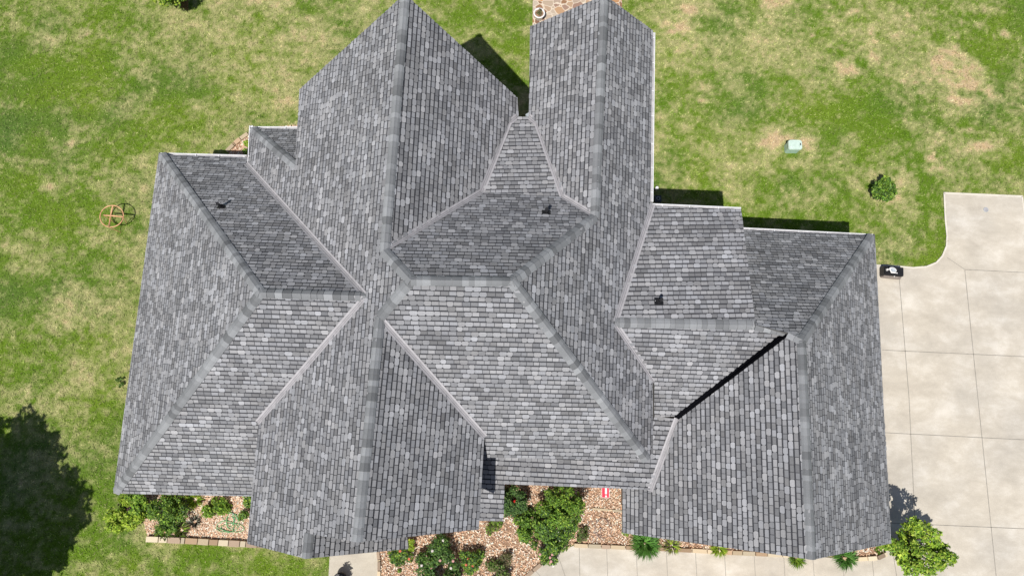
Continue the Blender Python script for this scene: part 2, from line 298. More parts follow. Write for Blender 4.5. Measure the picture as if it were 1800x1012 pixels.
def slope(k, name='roof_slope', label=None):
    a, b, c = FACES[k]['plane']; poly = FACES[k]['poly']; g = math.hypot(a, b)
    U = Vector((a/g, b/g, g)).normalized(); T = Vector((-b/g, a/g, 0)); Nn = U.cross(T)
    if Nn.z < 0: T = -T; Nn = -Nn
    Nn = Vector((-a, -b, 1)).normalized()
    P3 = [Vector((x, y, a*x+b*y+c)) for x, y in poly]
    O = min(P3, key=lambda p: p.z)
    if T.cross(U).z < 0: T = -T
    P2 = [((p-O).dot(T), (p-O).dot(U)) for p in P3]
    mb = MB(); n = len(poly)
    # deck
    tri = tessellate_polygon([P3]); TT = []
    for i, j, l in tri:
        cz = (P3[j].x-P3[i].x)*(P3[l].y-P3[i].y)-(P3[j].y-P3[i].y)*(P3[l].x-P3[i].x)
        TT.append([i, j, l] if cz > 0 else [i, l, j])
    low = [p-Vector((0, 0, 0.2)) for p in P3]
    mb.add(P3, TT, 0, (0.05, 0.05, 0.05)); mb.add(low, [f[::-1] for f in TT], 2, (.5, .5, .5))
    mb.add(P3+low, [[i, (i+1) % n, n+(i+1) % n, n+i] for i in range(n)], 2, (.5, .5, .5))
    smin = min(p[0] for p in P2); smax = max(p[0] for p in P2); rmax = max(p[1] for p in P2)
    row = -1
    nrow = int(rmax/EXPO)+2
    for row in range(-1, nrow):
        r0 = row*EXPO; s = smin-rnd.uniform(0, 0.4)
        rowv = rnd.uniform(0.965, 1.035)*1.14
        while s < smax:
            wd = rnd.choice((0.15, 0.17, 0.185, 0.2, 0.21)); e = EXPO
            typ = rnd.random()
            if rnd.random() > 0.22 or s < smin: col0 = shade()
            col = col0
            gap = 0.007
            if typ < 0.30:     # clipped-corner tab, thicker and usually paler
                x0, x1, y0, y1 = s+gap*0.2, s+wd-gap*0.2, r0-0.012, r0+e*0.76; ch = 0.034
                tp = [(x0, y0+ch), (x0+ch, y0), (x1-ch, y0), (x1, y0+ch), (x1, y1-ch*.6), (x1-ch*.7, y1), (x0+ch*.7, y1), (x0, y1-ch*.6)]
                col = tuple(min(0.5, v*1.10+0.015) for v in col); h = 0.021
            else:
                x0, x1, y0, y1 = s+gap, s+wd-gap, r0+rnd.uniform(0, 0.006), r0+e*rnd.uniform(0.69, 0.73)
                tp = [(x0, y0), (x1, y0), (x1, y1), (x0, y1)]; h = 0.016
            col = tuple(v*rowv for v in col)
            s += wd
            cx, cy = (x0+x1)/2, (y0+y1)/2; rad = 0.13
            ins = inside(cx, cy, P2); d = dedge(cx, cy, P2)
            if d > rad:
                if not ins: continue
            else:
                tp = clip(P2, tp)
                if len(tp) < 3: continue
                ar = abs(sum(tp[i-1][0]*tp[i][1]-tp[i][0]*tp[i-1][1] for i in range(len(tp))))/2
                if ar < 2e-4: continue
            vs = [O+T*p[0]+U*p[1]+Nn*(h*(1-0.8*(p[1]-r0)/e)) for p in tp]
            mb.add(vs, [list(range(len(vs)))], 1, col)
            for i in range(len(tp)):       # the thick lower edge of the tab
                p, q_ = tp[i], tp[(i+1) % len(tp)]
                if max(p[1], q_[1]) < y0+0.036 and abs(p[0]-q_[0]) > 0.01:
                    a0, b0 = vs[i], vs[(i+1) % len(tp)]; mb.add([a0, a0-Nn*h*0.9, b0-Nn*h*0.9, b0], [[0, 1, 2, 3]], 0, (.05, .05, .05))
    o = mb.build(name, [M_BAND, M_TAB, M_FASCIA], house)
    if label: o['label'] = label
    return o
for k in FACES:
    lab = {'PP': 'low pitched porch roof slope', 'EN': 'small hip slope with white gutter', 'HN': 'low pitched slope with large courses'}.get(k)
    slope(k, 'roof_slope', lab)

# ridge and hip caps
def cap(p0, p1, f, g, hw=0.145):
    p0, p1 = Vector(p0), Vector(p1); L = (p1-p0); L.normalize(); p0 = p0+L*0.05 if min(zat(f, p0.x, p0.y), 9) < 3.2 else p0; ln = (p1-p0).length
    n1, n2 = nrm(f), nrm(g)
    s1 = L.cross(n1); s2 = L.cross(n2)
    cen = lambda k: Vector((sum(p[0] for p in FACES[k]['poly']), sum(p[1] for p in FACES[k]['poly']), 0))/len(FACES[k]['poly'])
    mid = (p0+p1)/2
    for q_, k in ((1, f), (2, g)):
        s_ = s1 if q_ == 1 else s2
        d = cen(k)-mid; d.z = 0
        if s_.x*d.x+s_.y*d.y < 0: s_ = -s_
        if q_ == 1: s1 = s_
        else: s2 = s_
    nv = (n1+n2).normalized(); mb = MB(); t_ = 0.0
    while t_ < ln-0.02:
        e = rnd.choice((0.14, 0.16, 0.2, 0.24)); t1 = min(ln, t_+e)
        u = rnd.random(); v = rnd.uniform(0.15, 0.18) if u < 0.2 else rnd.uniform(0.2, 0.25) if u < 0.72 else rnd.uniform(0.265, 0.32)
        v *= 1.0; col = (v*0.98, v*1.005, v*1.045)
        def ring(tt, h):
            c0 = p0+L*tt
            return [c0+s1*hw+n1*h, c0+s1*hw*0.5+n1*(h+0.009), c0+s1*hw*0.14+nv*(h+0.008), c0+nv*(h+0.009), c0+s2*hw*0.14+nv*(h+0.008), c0+s2*hw*0.5+n2*(h+0.009), c0+s2*hw+n2*h]
        A = ring(t_, 0.034); B = ring(t1+0.02, 0.016)
        fs = [[i, i+1, 8+i, 7+i] for i in range(6)]
        # orient upward
        vs = A+B
        mb.add(vs, fs, 0, col)
        # butt end closing to the slope
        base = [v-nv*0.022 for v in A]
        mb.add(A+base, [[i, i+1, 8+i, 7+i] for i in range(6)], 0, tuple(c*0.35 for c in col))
        t_ += e
    return mb.build('ridge_cap', M_CAP, house)
for a, b, f, g in CAPS: cap(a, b, f, g)

# valley flashing
def valley(p0, p1, f, g):
    p0, p1 = Vector(p0), Vector(p1); L = (p1-p0).normalized(); mb = MB()
    n1, n2 = nrm(f), nrm(g); nv = (n1+n2).normalized(); s = {}
    mid = (p0+p1)/2
    out = []
    for k, n_ in ((f, n1), (g, n2)):
        s_ = L.cross(n_)
        q_ = mid+s_*0.3; q2 = mid-s_*0.3
        a_, b_ = (f, g) if k == f else (g, f)
        # the side on which this face lies above the other
        up = zat(k, q_.x, q_.y)-zat(b_, q_.x, q_.y)
        out.append(s_ if up > 0 else -s_)
    s1, s2 = out; hw = 0.1; h = 0.02
    p0 = p0-L*0.02; p1 = p1+L*0.02
    def ring(c0): return [c0+s1*hw+n1*h, c0+s1*hw*0.45+n1*h, c0+s1*hw*0.3+n1*h, c0+s1*hw*0.12+nv*(h+0.004), c0+nv*(h+0.022), c0+s2*hw*0.12+nv*(h+0.004), c0+s2*hw*0.3+n2*h, c0+s2*hw*0.45+n2*h, c0+s2*hw+n2*h]
    A, B = ring(p0), ring(p1)
    for i in range(8): mb.add([A[i], A[i+1], B[i+1], B[i]], [[0, 1, 2, 3]], 1 if i in (1, 6) else 0)
    return mb.build('valley_flashing', [M_VALLEY, M_VRIB], house)
for a, b, f, g in VALS: valley(a, b, f, g)

# wall flashing where garage slope tops cross wing; its shade is painted black
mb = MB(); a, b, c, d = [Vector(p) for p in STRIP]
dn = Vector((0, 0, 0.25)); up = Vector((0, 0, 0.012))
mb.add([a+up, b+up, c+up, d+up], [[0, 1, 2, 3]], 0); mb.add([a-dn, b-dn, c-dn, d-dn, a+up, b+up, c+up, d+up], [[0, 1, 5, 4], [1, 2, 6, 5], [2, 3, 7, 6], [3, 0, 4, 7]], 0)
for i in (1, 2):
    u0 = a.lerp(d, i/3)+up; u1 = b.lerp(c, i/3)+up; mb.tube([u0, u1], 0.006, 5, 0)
o = mb.build('shade_painted_flashing', [M_STEPSHADE, M_DGREY], house); o['label'] = 'flashing strip between two roof slopes with its shade painted black'

# gutters: open white troughs with hangers
def gutter(p0, p1):
    p0, p1 = Vector(p0), Vector(p1); p0.z = p1.z = (p0.z+p1.z)/2+0.005
    L = p1-p0; ln = L.length; L.normalize(); S = Vector((-L.y, L.x, 0))
    cx = Vector((0.5, 3, 0)); mid = (p0+p1)/2
    if S.dot(cx-mid) < 0: S = -S      # S points to the roof
    wd = 0.12; mb = MB()
    def quad(a0, b0, a1, b1, mi):  # cross-section points a->b (across, z)
        A = [p0+S*a0+Vector((0, 0, a1)), p0+S*b0+Vector((0, 0, b1)), p1+S*b0+Vector((0, 0, b1)), p1+S*a0+Vector((0, 0, a1))]
        mb.add(A, [[0, 1, 2, 3]], mi)
    quad(0, 0.022, 0, 0, 0); quad(0, 0, 0, -0.12, 0); quad(0.022, 0.022, 0, -0.05, 0)
    quad(0.022, wd-0.028, -0.05, -0.05, 1); quad(wd-0.028, wd-0.028, -0.05, 0.004, 0); quad(wd-0.028, wd, 0.004, 0.004, 0)
    quad(0, wd, -0.12, -0.12, 0); quad(wd, wd, -0.12, 0.004, 0)
    for pe in (p0, p1):
        mb.add([pe, pe+S*wd, pe+S*wd-Vector((0, 0, .12)), pe-Vector((0, 0, .12))], [[0, 1, 2, 3]], 0)
    k = 0.3
    while k < ln:
        c0 = p0+L*k; mb.box((*(c0+S*wd*0.5).xy, c0.z+0.001), (0.022 if abs(L.x) > .5 else wd, wd if abs(L.x) > .5 else 0.022, 0.012), 0, math.atan2(L.y, L.x) if abs(L.x) > .5 else math.atan2(L.y, L.x)-R(90) if L.y > 0 else math.atan2(L.y, L.x)+R(90))
        k += rnd.uniform(0.75, 0.95)
    return mb.build('gutter', [M_WHITE, M_TROUGH], house)
for a, b in GUT: gutter(a, b)

# walls
WINGS = [(-11.35, -3, -2.1, 7.95), (-8.3, -3, 0, 8.95), (-6.25, -0.35, 0, 9.55), (-6.4, -0.9, -2.4, 3), (0.85, 3.9, 3, 12.0), (3, 6.45, 0.6, 6.2), (5.6, 11.65, -0.51, 6.2), (4.25, 11.64, -2.55, -0.5), (-2, 3.9, -0.55, 4)]
mb = MB()
for x0, x1, y0, y1 in WINGS:
    rect = [(x0, y0), (x1, y0), (x1, y1), (x0, y1)]
    for k in FACES:
        if k in ('PP', 'G2E'): continue
        pl = clip([tuple(p) for p in FACES[k]['poly']], rect); n = len(pl)
        if n < 3: continue
        for i in range(n):
            p, q_ = pl[i], pl[(i+1) % n]
            on = (abs(p[0]-q_[0]) < 1e-5 and (abs(p[0]-x0) < 1e-5 or abs(p[0]-x1) < 1e-5)) or (abs(p[1]-q_[1]) < 1e-5 and (abs(p[1]-y0) < 1e-5 or abs(p[1]-y1) < 1e-5))
            if not on or math.hypot(p[0]-q_[0], p[1]-q_[1]) < 0.02: continue
            mb.add([(*p, 0), (*q_, 0), (*q_, zat(k, *q_)-0.22), (*p, zat(k, *p)-0.22)], [[0, 1, 2, 3]])
mb.build('wall', M_BRICK, house)
# porch posts
for x, y in ((0.0, -2.62), (3.2, -1.5), (-0.35, -2.62)):
    mb = MB(); mb.box((x, y, 1.55), (0.16, 0.16, 3.1)); mb.box((x, y, 0.1), (0.24, 0.24, 0.2)); mb.box((x, y, 3.08), (0.24, 0.24, 0.12)); mb.build('porch_post', M_WPAINT, house)

# plumbing vents
def vent(p, n_, scale=1.0, tip=(0, 0)):
    p = Vector(p); n_ = Vector(n_); t1 = n_.cross(Vector((1, 0, 0))).normalized(); t2 = n_.cross(t1)
    mb = MB()
    vs = [p+t1*0.11*a*scale+t2*0.12*b*scale+n_*0.02 for a, b in ((-1, -1), (-1, 1), (1, 1), (1, -1))]
    if (vs[1]-vs[0]).cross(vs[2]-vs[1]).z < 0: vs = vs[::-1]
    mb.add(vs, [[0, 1, 2, 3]])
    mb.tube([p+n_*0.01, p+n_*0.03+Vector((0, 0, 0.06))], 0.09*scale, 12, 0, r1=0.06*scale)
    o = mb.build('vent_flashing', M_BLACK, house)
    m2 = MB(); m2.tube([p, p+Vector((0, 0, 0.34*scale))], 0.045, 12); m2.tube([p+Vector((0, 0, 0.33*scale)), p+Vector((0, 0, 0.345*scale))], 0.05, 12)
    m2.build('vent_pipe', M_BLACK, o)
vent((-8.611, 5.98, 4.823), nrm('AN')); vent((0.998, 5.767, 6.396), nrm('CN')); vent((4.269, 3.527, 5.773), nrm('HN'), 1.05)
# roof end piece and downspout in the gap between the wings
p = Vector((0.311, 9.498, 4.698)); mb = MB(); mb.box((p.x+0.13, p.y+0.05, p.z-0.25), (0.16, 0.1, 0.14), 0, R(35)); mb.tube([(p.x+.13, p.y+.05, p.z-.3), (p.x+.13, p.y+.05, 0.1)], 0.04, 8)
mb.build('downspout', M_LGREY, house)

# ------------------------------------------------------------------ ground
BEDS = {}
DRIVE = [(16.391, 9.304, 0.0), (19.413, 9.313, 0.0), (19.416, 8.279, 0.0), (19.465, 5.443, 0.0), (19.319, 1.699, 0.0), (18.517, -12.661, 0.0), (-2.61, -13.372, 0.0), (1.092, -5.012, 0.0), (2.223, -4.165, 0.0), (2.664, -3.964, 0.0), (3.907, -3.97, 0.0), (6.398, -3.963, 0.0), (8.853, -3.995, 0.0), (12.327, -4.005, 0.0), (13.291, -3.912, 0.0), (13.455, -3.48, 0.0), (12.33, -2.495, 0.0), (10.496, 1.32, 0.0), (10.469, 6.236, 0.0), (13.759, 6.366, 0.0), (15.029, 6.316, 0.0), (15.522, 6.382, 0.0), (15.897, 6.552, 0.0), (16.173, 6.826, 0.0), (16.351, 7.184, 0.0), (16.405, 7.583, 0.0), (16.393, 8.248, 0.0)]
DRIVE = [p[:2] for p in DRIVE][::-1]
def pin(X, Y, poly):
    r = np.zeros(X.shape, bool); n = len(poly)
    for i in range(n):
        x1, y1 = poly[i][:2]; x2, y2 = poly[(i+1) % n][:2]
        if y1 == y2: continue
        r ^= ((y1 > Y) != (y2 > Y)) & (X < (x2-x1)*(Y-y1)/(y2-y1)+x1)
    return r
PADP = [p[:2] for p in [(-5.567, -4.619, 0.0), (-5.503, -3.215, 0.0), (-3.758, -3.145, 0.0), (-3.989, -4.393, 0.0), (-3.867, -5.206, 0.0), (-3.215, -10.166, 0.0), (-5.409, -10.245, 0.0), (-5.544, -5.271, 0.0)]]
BEDC = [p[:2] for p in [(-3.972, -4.374, 0.0), (-4.236, -3.257, 0.0), (-1.513, -1.539, 0.0), (-0.348, -1.106, 0.0), (4.32, -0.912, 0.0), (6.011, -2.75, 0.0), (11.933, -2.511, 0.0), (13.177, -3.212, 0.0), (13.293, -3.875, 0.0), (12.329, -3.968, 0.0), (8.854, -3.958, 0.0), (6.398, -3.926, 0.0), (3.907, -3.933, 0.0), (2.663, -3.927, 0.0), (2.202, -4.129, 0.0), (1.054, -5.014, 0.0), (-0.087, -6.453, 0.0), (-3.303, -6.576, 0.0), (-3.848, -5.205, 0.0)]]
BEDL = [p[:2] for p in [(-12.233, -2.965, 0.0), (-11.72, -4.242, 0.0), (-8.376, -4.237, -0.0), (-6.764, -4.191, 0.0), (-7.013, -1.767, 0.0), (-11.306, -1.944, 0.0)]]
BEDN = [p[:2] for p in [(-10.665, 9.584, 0.0), (-10.368, 9.964, 0.0), (-10.031, 10.394, 0.0), (-9.365, 10.612, 0.0), (-7.767, 10.854, 0.0), (-6.537, 10.429, 0.0), (-6.415, 9.065, 0.0), (-10.578, 8.863, 0.0)]]
PATIO = [p[:2] for p in [(0.569, 15.081, 0.0), (0.472, 18.356, 0.0), (4.034, 18.394, 0.0), (4.116, 15.267, 0.0)]]
HOUSEF = [(-11.2, -2.0, -3, 7.9), (-8.2, 0, -3, 8.9), (-6.2, 0, -.4, 9.5), (-6.3, -2.3, -1, 3), (0.9, 3, 3.8, 11.9), (3, .7, 6.4, 6.1), (5.7, -2.5, 11.6, 6.1), (-2, -.5, 3.8, 4)]
def vnoise(X, Y, sc, seed):
    g = np.random.default_rng(seed).random((256, 256)); x = X*sc+1000.3; y = Y*sc+1000.7
    xi = np.floor(x).astype(int); yi = np.floor(y).astype(int); fx = x-xi; fy = y-yi; fx = fx*fx*(3-2*fx); fy = fy*fy*(3-2*fy)
    a = g[xi % 256, yi % 256]; b = g[(xi+1) % 256, yi % 256]; c = g[xi % 256, (yi+1) % 256]; d = g[(xi+1) % 256, (yi+1) % 256]
    return (a*(1-fx)+b*fx)*(1-fy)+(c*(1-fx)+d*fx)*fy
def fbm(X, Y, sc, seed, o=4):
    v = 0; am = 1; t_ = 0
    for i in range(o): v = v+am*vnoise(X*math.cos(i)+Y*math.sin(i), Y*math.cos(i)-X*math.sin(i), sc*2**i, seed+i); t_ += am; am *= 0.58
    return v/t_
SPOTS = [  # x, y, rx, ry, amount (positive straw, negative green)
 (*(17.074, 13.977, 0.0)[:2], 1.3, 1.5, .8), (*(16.644, 14.808, 0.0)[:2], 1.2, .5, .45), (*(17.481, 11.38, 0.0)[:2], 1.8, .5, .35), (*(17.409, 13.15, 0.0)[:2], 1.9, .35, .35), (*(12.878, 14.443, 0.0)[:2], .45, .4, .6), (*(7.381, 13.123, 0.0)[:2], .6, .35, .5),
 (*(6.781, 16.027, 0.0)[:2], .4, .8, .5), (*(10.028, 11.037, 0.0)[:2], .55, .5, 1.0), (*(11.299, 11.03, 0.0)[:2], .55, .5, .95), (*(10.718, 10.124, 0.0)[:2], 1.6, .35, .3), (*(13.935, 9.254, 0.0)[:2], 1.0, .85, .5), (*(14.922, 9.415, 0.0)[:2], .5, .9, .35),
 (*(14.076, 15.29, 0.0)[:2], .25, .7, .45), (*(17.356, 15.758, 0.0)[:2], .25, .3, .6), (*(10.512, 16.978, 0.0)[:2], .7, .45, .8), (*(8.755, 15.015, 0.0)[:2], 2.5, 1.2, .15), (*(13.087, 11.631, 0.0)[:2], 2.2, 1.4, -.35), (*(15.461, 7.871, 0.0)[:2], 1.0, 1.6, -.25),
 (*(14.946, 6.638, 0.0)[:2], 1.8, .3, -.5), (*(16.216, 7.906, 0.0)[:2], .25, 1.6, -.4), (*(13.597, 12.839, 0.0)[:2], 1.5, .7, -.25), (*(19.187, 10.767, 0.0)[:2], 1.2, .5, -.3), (*(10.621, 10.464, 0.0)[:2], .35, .2, -.6), (*(11.793, 12.273, 0.0)[:2], .9, 1.0, -.25), (*(8.559, 16.497, 0.0)[:2], 1.2, .6, -.15),
 (*(-11.785, 14.437, 0.0)[:2], 3.2, 1.6, .16), (*(-9.202, 13.117, 0.0)[:2], 1.6, 2.2, .22), (*(-8.858, 11.945, 0.0)[:2], .5, .35, .5), (*(-7.01, 15.674, 0.0)[:2], 2, 1, .22), (*(-2.948, 15.392, 0.0)[:2], 1.6, .8, .1), (*(-0.573, 15.022, 0.0)[:2], .6, 1.3, -.15),
 (*(-17.023, 11.299, 0.0)[:2], 4, 2.2, -.22), (*(-18.806, 14.071, 0.0)[:2], 2.4, 1.6, -.1), (*(-16.042, 7.928, 0.0)[:2], 1.6, 1.0, -.12), (*(-16.741, 4.643, 0.0)[:2], 2, 2, .05), (*(-15.92, 3.423, 0.0)[:2], .7, 1.4, .35), (*(-17.707, 5.449, 0.0)[:2], 1.2, .8, .25), (*(-14.691, 6.02, 0.0)[:2], 1.2, .7, .12),
 (*(-16.575, 1.353, 0.0)[:2], 2.5, 1.0, -.2), (*(-17.297, 5.468, 0.0)[:2], 3, 2.5, -.12), (*(-18.027, 9.633, 0.0)[:2], 2.5, 2.5, -.15), (*(-13.52, -2.792, 0.0)[:2], 1.1, 2.6, -.3), (*(-9.355, -5.023, 0.0)[:2], 4, .7, -.22), (*(-14.818, -5.418, 0.0)[:2], 3, 2, -.3), (*(-13.425, -0.88, 0.0)[:2], .9, 1.5, -.12), (*(6.046, 11.986, 0.0)[:2], 1.0, 2.4, -.02),
 (*(6.807, 16.505, 0.0)[:2], 0.25, 0.35, .75), (*(14.048, 15.984, 0.0)[:2], 0.2, 0.3, .75), (*(19.366, 16.062, 0.0)[:2], 0.3, 0.22, .75), (*(13.548, 15.164, 0.0)[:2], 0.16, 0.16, .75), (*(15.597, 16.642, 0.0)[:2], 0.25, 0.14, .75), (*(16.226, 16.801, 0.0)[:2], 0.14, 0.12, .75), (*(11.238, 15.638, 0.0)[:2], 0.2, 0.12, .75), (*(13.428, 12.213, 0.0)[:2], 0.28, 0.3, .75), (*(17.588, 11.854, 0.0)[:2], 0.5, 0.16, .75), (*(16.415, 10.171, 0.0)[:2], 0.5, 0.2, .75), (*(15.129, 13.781, 0.0)[:2], 0.16, 0.12, .75), (*(15.666, 13.76, 0.0)[:2], 0.18, 0.14, .75), (*(6.054, 15.442, 0.0)[:2], 0.15, 0.1, .75), (*(11.713, 15.613, 0.0)[:2], 0.14, 0.12, .75), (*(18.129, 11.226, 0.0)[:2], 0.6, 0.2, .75), (*(15.971, 10.656, 0.0)[:2], 0.2, 0.14, .75), (*(13.194, 16.616, 0.0)[:2], 0.2, 0.12, .75), (*(13.361, 16.75, 0.0)[:2], 0.25, 0.12, .75), (*(16.117, 10.848, 0.0)[:2], 0.1, 0.1, .75), (*(7.264, 12.568, 0.0)[:2], 0.35, 0.12, .75), (*(17.689, 16.475, 0.0)[:2], 0.1, 0.1, .75), (*(-17.057, 14.162, 0.0)[:2], 0.3, 0.2, .75), (*(-18.008, 13.918, 0.0)[:2], 0.4, 0.18, .75), (*(-17.192, 7.873, 0.0)[:2], 0.3, 0.2, .75), (*(-16.545, 9.706, 0.0)[:2], 0.2, 0.15, .75), (*(5.608, 8.63, 0.0)[:2], .9, .9, .1), (*(6.496, 13.679, 0.0)[:2], .5, 1.8, .1), (*(-13.043, 10.684, 0.0)[:2], 2, 1, -.08), (*(-3.285, 13.661, 0.0)[:2], 1.0, .8, .12), (*(-0.075, 13.826, 0.0)[:2], .4, 1.6, -.3)]
def dryness(X, Y):
    d = (fbm(X, Y, 0.28, 1, 3)-.5)*0.65+(fbm(X*.8, Y*1.2, 0.85, 11, 4)-.5)*0.7+(fbm(X*.7+3*Y*.2, Y*1.1, 2.4, 21, 4)-.5)*0.9+(fbm(X, Y, 7.0, 31, 3)-.5)*1.15
    d = d+0.475
    brk = np.clip(fbm(X*.6, Y*1.5, 2.2, 131, 3)*2.6-.45, 0.25, 1.15)
    for x, y, rx, ry, am in SPOTS:
        ang = (fbm(X, Y, 1.1, 77, 3)-.5)*1.6
        d = d+am*np.clip(1.35-np.sqrt(((X-x)/rx)**2+((Y-y)/ry)**2)-ang, 0, 1)*brk
    return d
GREEN = np.array((0.15, 0.27, 0.022)); GREEN2 = np.array((0.205, 0.315, 0.03)); STRAW = np.array((0.60, 0.56, 0.265)); BARE = np.array((0.76, 0.57, 0.34)); TEAL = np.array((0.135, 0.235, 0.045))
def lawncol(X, Y):
    d = dryness(X, Y); t_ = np.clip((d-0.22)/0.75, 0, 1)[:, None]; v = np.clip(fbm(X, Y, 0.5, 41, 3)*1.8-.4, 0, 1)[:, None]
    tl = np.clip(fbm(X, Y, 0.33, 61, 3)*3-1.6, 0, 1)[:, None]
    g = GREEN*(1-v)+GREEN2*v; g = g*(1-tl)+TEAL*tl
    c = g*(1-t_)+STRAW*t_; b = np.clip((d-0.95)/0.4, 0, 1)[:, None]
    return c*(1-b)+BARE*b, d
xs = np.concatenate([[-300, -120], np.arange(-60, -22.1, .7), np.arange(-22, 22.01, 0.09), np.arange(22.5, 60, .7), [120, 300]])
ys = np.concatenate([[-300, -120], np.arange(-50, -8.1, .7), np.arange(-8, 19.01, 0.09), np.arange(19.5, 60, .7), [120, 300]])
XX, YY = np.meshgrid(xs, ys); nx, ny = len(xs), len(ys)
ZZ = np.zeros_like(XX)
me = bpy.data.meshes.new('lawn'); me.vertices.add(nx*ny)
me.vertices.foreach_set('co', np.stack([XX.ravel(), YY.ravel(), ZZ.ravel()], 1).astype(np.float32).ravel())
I, J = np.meshgrid(np.arange(nx-1), np.arange(ny-1)); I = I.ravel(); J = J.ravel(); a_ = J*nx+I
Q = np.stack([a_, a_+1, a_+1+nx, a_+nx], 1).astype(np.int32)
me.loops.add(Q.size); me.loops.foreach_set('vertex_index', Q.ravel()); me.polygons.add(len(Q)); me.polygons.foreach_set('loop_start', np.arange(0, Q.size, 4, dtype=np.int32)); me.update(calc_edges=True)
cc, _ = lawncol(XX.ravel(), YY.ravel()); far = np.clip((np.hypot(XX.ravel(), YY.ravel())-28)/22, 0, 1)[:, None]; cc = cc*(1-far)+np.array((0.27, 0.36, 0.1))*far; at = me.color_attributes.new('Col', 'FLOAT_COLOR', 'POINT')
at.data.foreach_set('color', np.concatenate([cc*0.62, np.ones((len(cc), 1))], 1).astype(np.float32).ravel())
me.materials.append(M_GROUND); lo = bpy.data.objects.new('lawn', me); COL.objects.link(lo); tag(lo, 'patchy green and straw coloured lawn', kind='structure')

# grass blades
def blades(K):
    X = RG.uniform(-21, 20.5, K); Y = RG.uniform(-7, 18, K)
    # keep what lies near the view
    keep = (np.abs(X) < 17.0+0.24*(Y+6))
    for poly in (DRIVE, PADP, BEDC, BEDL, BEDN, PATIO): keep &= ~pin(X, Y, poly)
    for x0, y0, x1, y1 in HOUSEF: keep &= ~((X > x0) & (X < x1) & (Y > y0) & (Y < y1))
    X = X[keep]; Y = Y[keep]; n = len(X)
    d0 = dryness(X, Y)
    c, _ = lawncol(X, Y)
    jit = RG.normal(0, 0.22, n)[:, None]; t_ = np.clip(jit+0.0, -1, 1)
    c = np.where(t_ > 0, c*(1-t_*1.2)+STRAW*t_*1.2, c*(1+t_*1.2)-GREEN*t_*1.2)
    c = np.clip(c*RG.uniform(0.6, 1.28, n)[:, None]*(0.5+1.0*fbm(X, Y, 11.0, 91, 2))[:, None], 0.005, 0.85)
    an = RG.uniform(0, 2*np.pi, n); L = RG.uniform(0.04, 0.1, n); W = RG.uniform(0.008, 0.018, n); H = L*RG.uniform(0.25, 0.75, n)
    dx, dy = np.cos(an), np.sin(an); V = np.zeros((n, 3, 3))
    V[:, 0, 0] = X-dy*W; V[:, 0, 1] = Y+dx*W; V[:, 1, 0] = X+dy*W; V[:, 1, 1] = Y-dx*W
    V[:, 2, 0] = X+dx*L; V[:, 2, 1] = Y+dy*L; V[:, 2, 2] = H; V[:, :2, 2] = 0.004
    return V, c
V_, c_ = blades(420000)
tag(arr_mesh('lawn_grass', V_, 3, c_, M_GRASS), 'short mown grass blades over the whole lawn', 'grass', kind='stuff')

# concrete
def slab(name, poly, z, mat, joints, label, edge=None):
    mb = MB(); mb.prism(poly, -0.1, z, 0, 0)
    for (a, b, wd) in joints:
        a = Vector((*a[:2], z+0.004)); b = Vector((*b[:2], z+0.004)); d = (b-a).normalized(); s = Vector((-d.y, d.x, 0))*wd/2
        mb.add([a+s, a-s, b-s, b+s], [[0, 1, 2, 3]], 1)
    if edge:
        for a, b in zip(edge[:-1], edge[1:]):
            a = Vector((*a[:2], z+0.005)); b = Vector((*b[:2], z+0.005)); d = (b-a).normalized(); s = Vector((-d.y, d.x, 0))*0.03
            mb.add([a+s, a-s, b-s, b+s], [[0, 1, 2, 3]], 2)
    return tag(mb.build(name, [mat, M_JOINT, M_EDGE]), label, kind='structure')
JW = 0.022
dj = [((14.46, 6.377, 0.0), (14.526, 1.493, 0.0), JW), ((14.526, 1.493, 0.0), (14.404, -4.492, 0.0), JW), ((16.939, 6.296, 0.0), (17.011, 1.6, 0.0), JW), ((17.011, 1.6, 0.0), (17.106, -4.387, 0.0), JW), ((17.106, -4.387, 0.0), (17.208, -5.973, 0.0), JW),
      ((13.669, 3.188, 0.0), (19.456, 3.174, 0.0), JW), ((13.59, 0.258, 0.0), (19.202, 0.218, 0.0), JW), ((13.459, -2.788, 0.0), (18.999, -2.792, 0.0), JW), ((16.941, 6.318, 0.0), (19.427, 6.302, 0.0), JW), ((16.316, 6.745, 0.0), (16.941, 6.318, 0.0), JW*.8), ((13.624, -3.899, 0.0), (13.718, -4.847, 0.0), JW)]
for i, x in enumerate((1068, 1120, 1173, 1224, 1275, 1327, 1378, 1430, 1483, 1534)):
    pass
WJ = [((3.791, -3.993, 0.0), (3.896, -5.767, 0.0)), ((4.802, -3.989, 0.0), (4.892, -5.729, 0.0)), ((5.833, -4.004, 0.0), (5.908, -5.69, 0.0)), ((6.826, -4.001, 0.0), (6.907, -5.652, 0.0)), ((7.819, -4.017, 0.0), (7.888, -5.614, 0.0)), ((8.833, -4.014, 0.0), (8.889, -5.575, 0.0)), ((9.846, -4.029, 0.0), (9.892, -5.537, 0.0)), ((10.842, -4.027, -0.0), (10.895, -5.498, 0.0)), ((11.857, -4.024, 0.0), (11.92, -5.459, 0.0)), ((12.875, -3.984, 0.0), (12.946, -5.419, 0.0)), ((2.859, -4.011, 0.0), (2.939, -5.804, 0.0)), ((2.129, -4.261, 0.0), (2.605, -5.459, 0.0)), ((1.373, -4.802, 0.0), (2.265, -5.651, 0.0))]
dj += [(a, b, JW*.8) for a, b in WJ]
